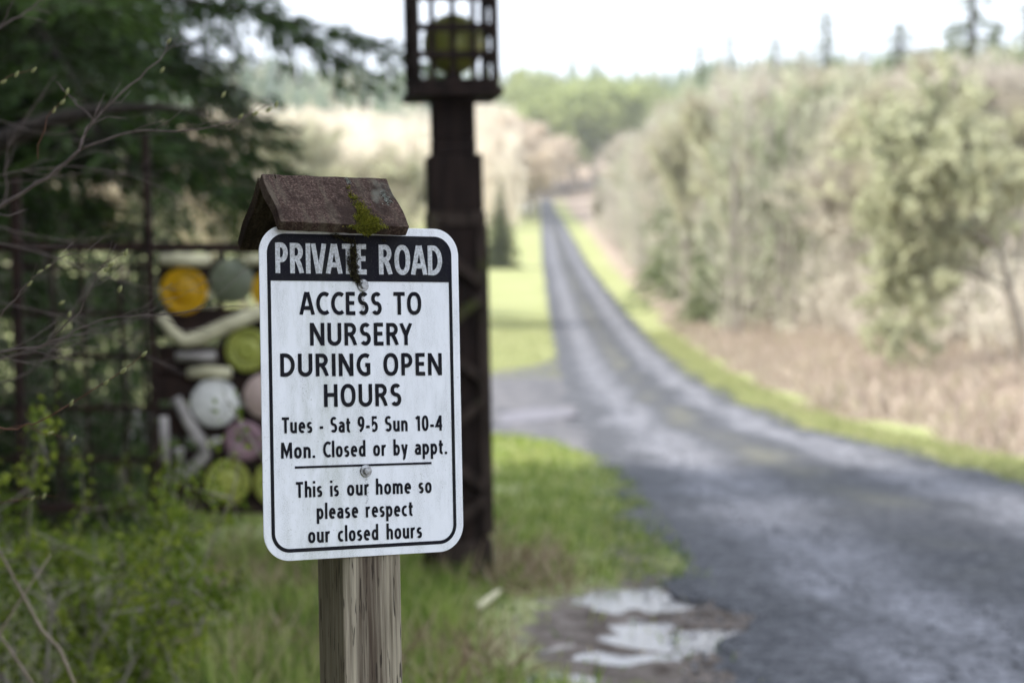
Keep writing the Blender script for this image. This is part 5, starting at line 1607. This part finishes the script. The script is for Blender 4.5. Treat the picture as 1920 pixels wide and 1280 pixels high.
# dark moss and grime run on the plate: from the header over the screw and down
def grime(pts, n, L, W, seed, spread, mat, name='grime'):
    rng = np.random.default_rng(seed)
    C = []
    pts = np.array(pts, float)
    seg = np.diff(pts[:, :2], axis=0); le = np.linalg.norm(seg, axis=1); cum = np.concatenate([[0], np.cumsum(le)])
    for q in range(n):
        s_ = rng.random() * cum[-1]; i = min(len(le) - 1, np.searchsorted(cum, s_) - 1); t = (s_ - cum[i]) / le[i]
        w = pts[i, 2] * (1 - t) + pts[i + 1, 2] * t
        px = pts[i, 0] + seg[i, 0] * t + rng.normal() * w * .45; py = pts[i, 1] + seg[i, 1] * t + rng.normal() * spread
        x, z = S(px, py); C.append((x, -.0012 - abs(rng.normal()) * L * .25 * (w / 6), z - HC))
    C = np.array(C); n = len(C)
    D = rng.normal(size=(n, 3)) * np.array([1, .45, 1]) + np.array([0, -.1, -.2])
    V, F = cards(C, D, L * rng.uniform(.4, 1.3, n), W, rng)
    o = link_mesh(name, np_mesh(name, V, F, rng.random(n) ** 1.6), mat, plate); o['kind'] = 'stuff'
    return o
o = grime([(661, 462, 5), (661, 478, 9), (658, 490, 11), (662, 505, 11), (663, 515, 8), (668, 524, 5), (674, 532, 4)], 1900, .0042, .0010, 95, 2.0, M_moss_dark, 'moss')
o['label'] = 'dark moss run over the header lettering'
grime([(622, 440, 5), (640, 446, 9), (655, 450, 8), (664, 456, 8)], 380, .0035, .001, 96, 2.0, M_moss_dark, 'moss')
grime([(679, 547, 3), (680, 562, 3.5), (680, 578, 4), (682, 592, 3)], 170, .0016, .0007, 97, 1.0, M_moss_dark)
grime([(686, 894, 5), (688, 908, 5), (687, 924, 4), (686, 945, 3)], 90, .0014, .0006, 98, 1.5, M_moss_dark)
grime([(718, 447, 4), (719, 456, 4)], 30, .003, .001, 99, 1.0, M_moss_dark)
grime([(650, 612, 20), (660, 730, 26), (676, 850, 30)], 260, .0009, .0005, 101, 18, M_moss_dark)
grime([(560, 660, 10), (566, 700, 8), (572, 750, 8)], 200, .0010, .0005, 102, 10, M_moss_dark)

# ------------------------------------------------------------------ haze
if HAZE:
    hm = bpy.data.materials.new('valley_air'); hm.use_nodes = True
    nt = hm.node_tree; nt.nodes.clear()
    out = nt.nodes.new('ShaderNodeOutputMaterial'); pv = nt.nodes.new('ShaderNodeVolumePrincipled')
    pv.inputs['Color'].default_value = (0.93, 0.96, 1.0, 1)
    pv.inputs['Density'].default_value = HAZE
    pv.inputs['Anisotropy'].default_value = 0.2
    nt.links.new(pv.outputs['Volume'], out.inputs['Volume'])
    zt = 220.0
    hz = MB().box((0, 700, (zt - 2.0) / 2), (1840, 1640, zt + 2.0)).build('haze', hm)
    tag(hz, 'pale damp air filling the valley', kind='stuff')
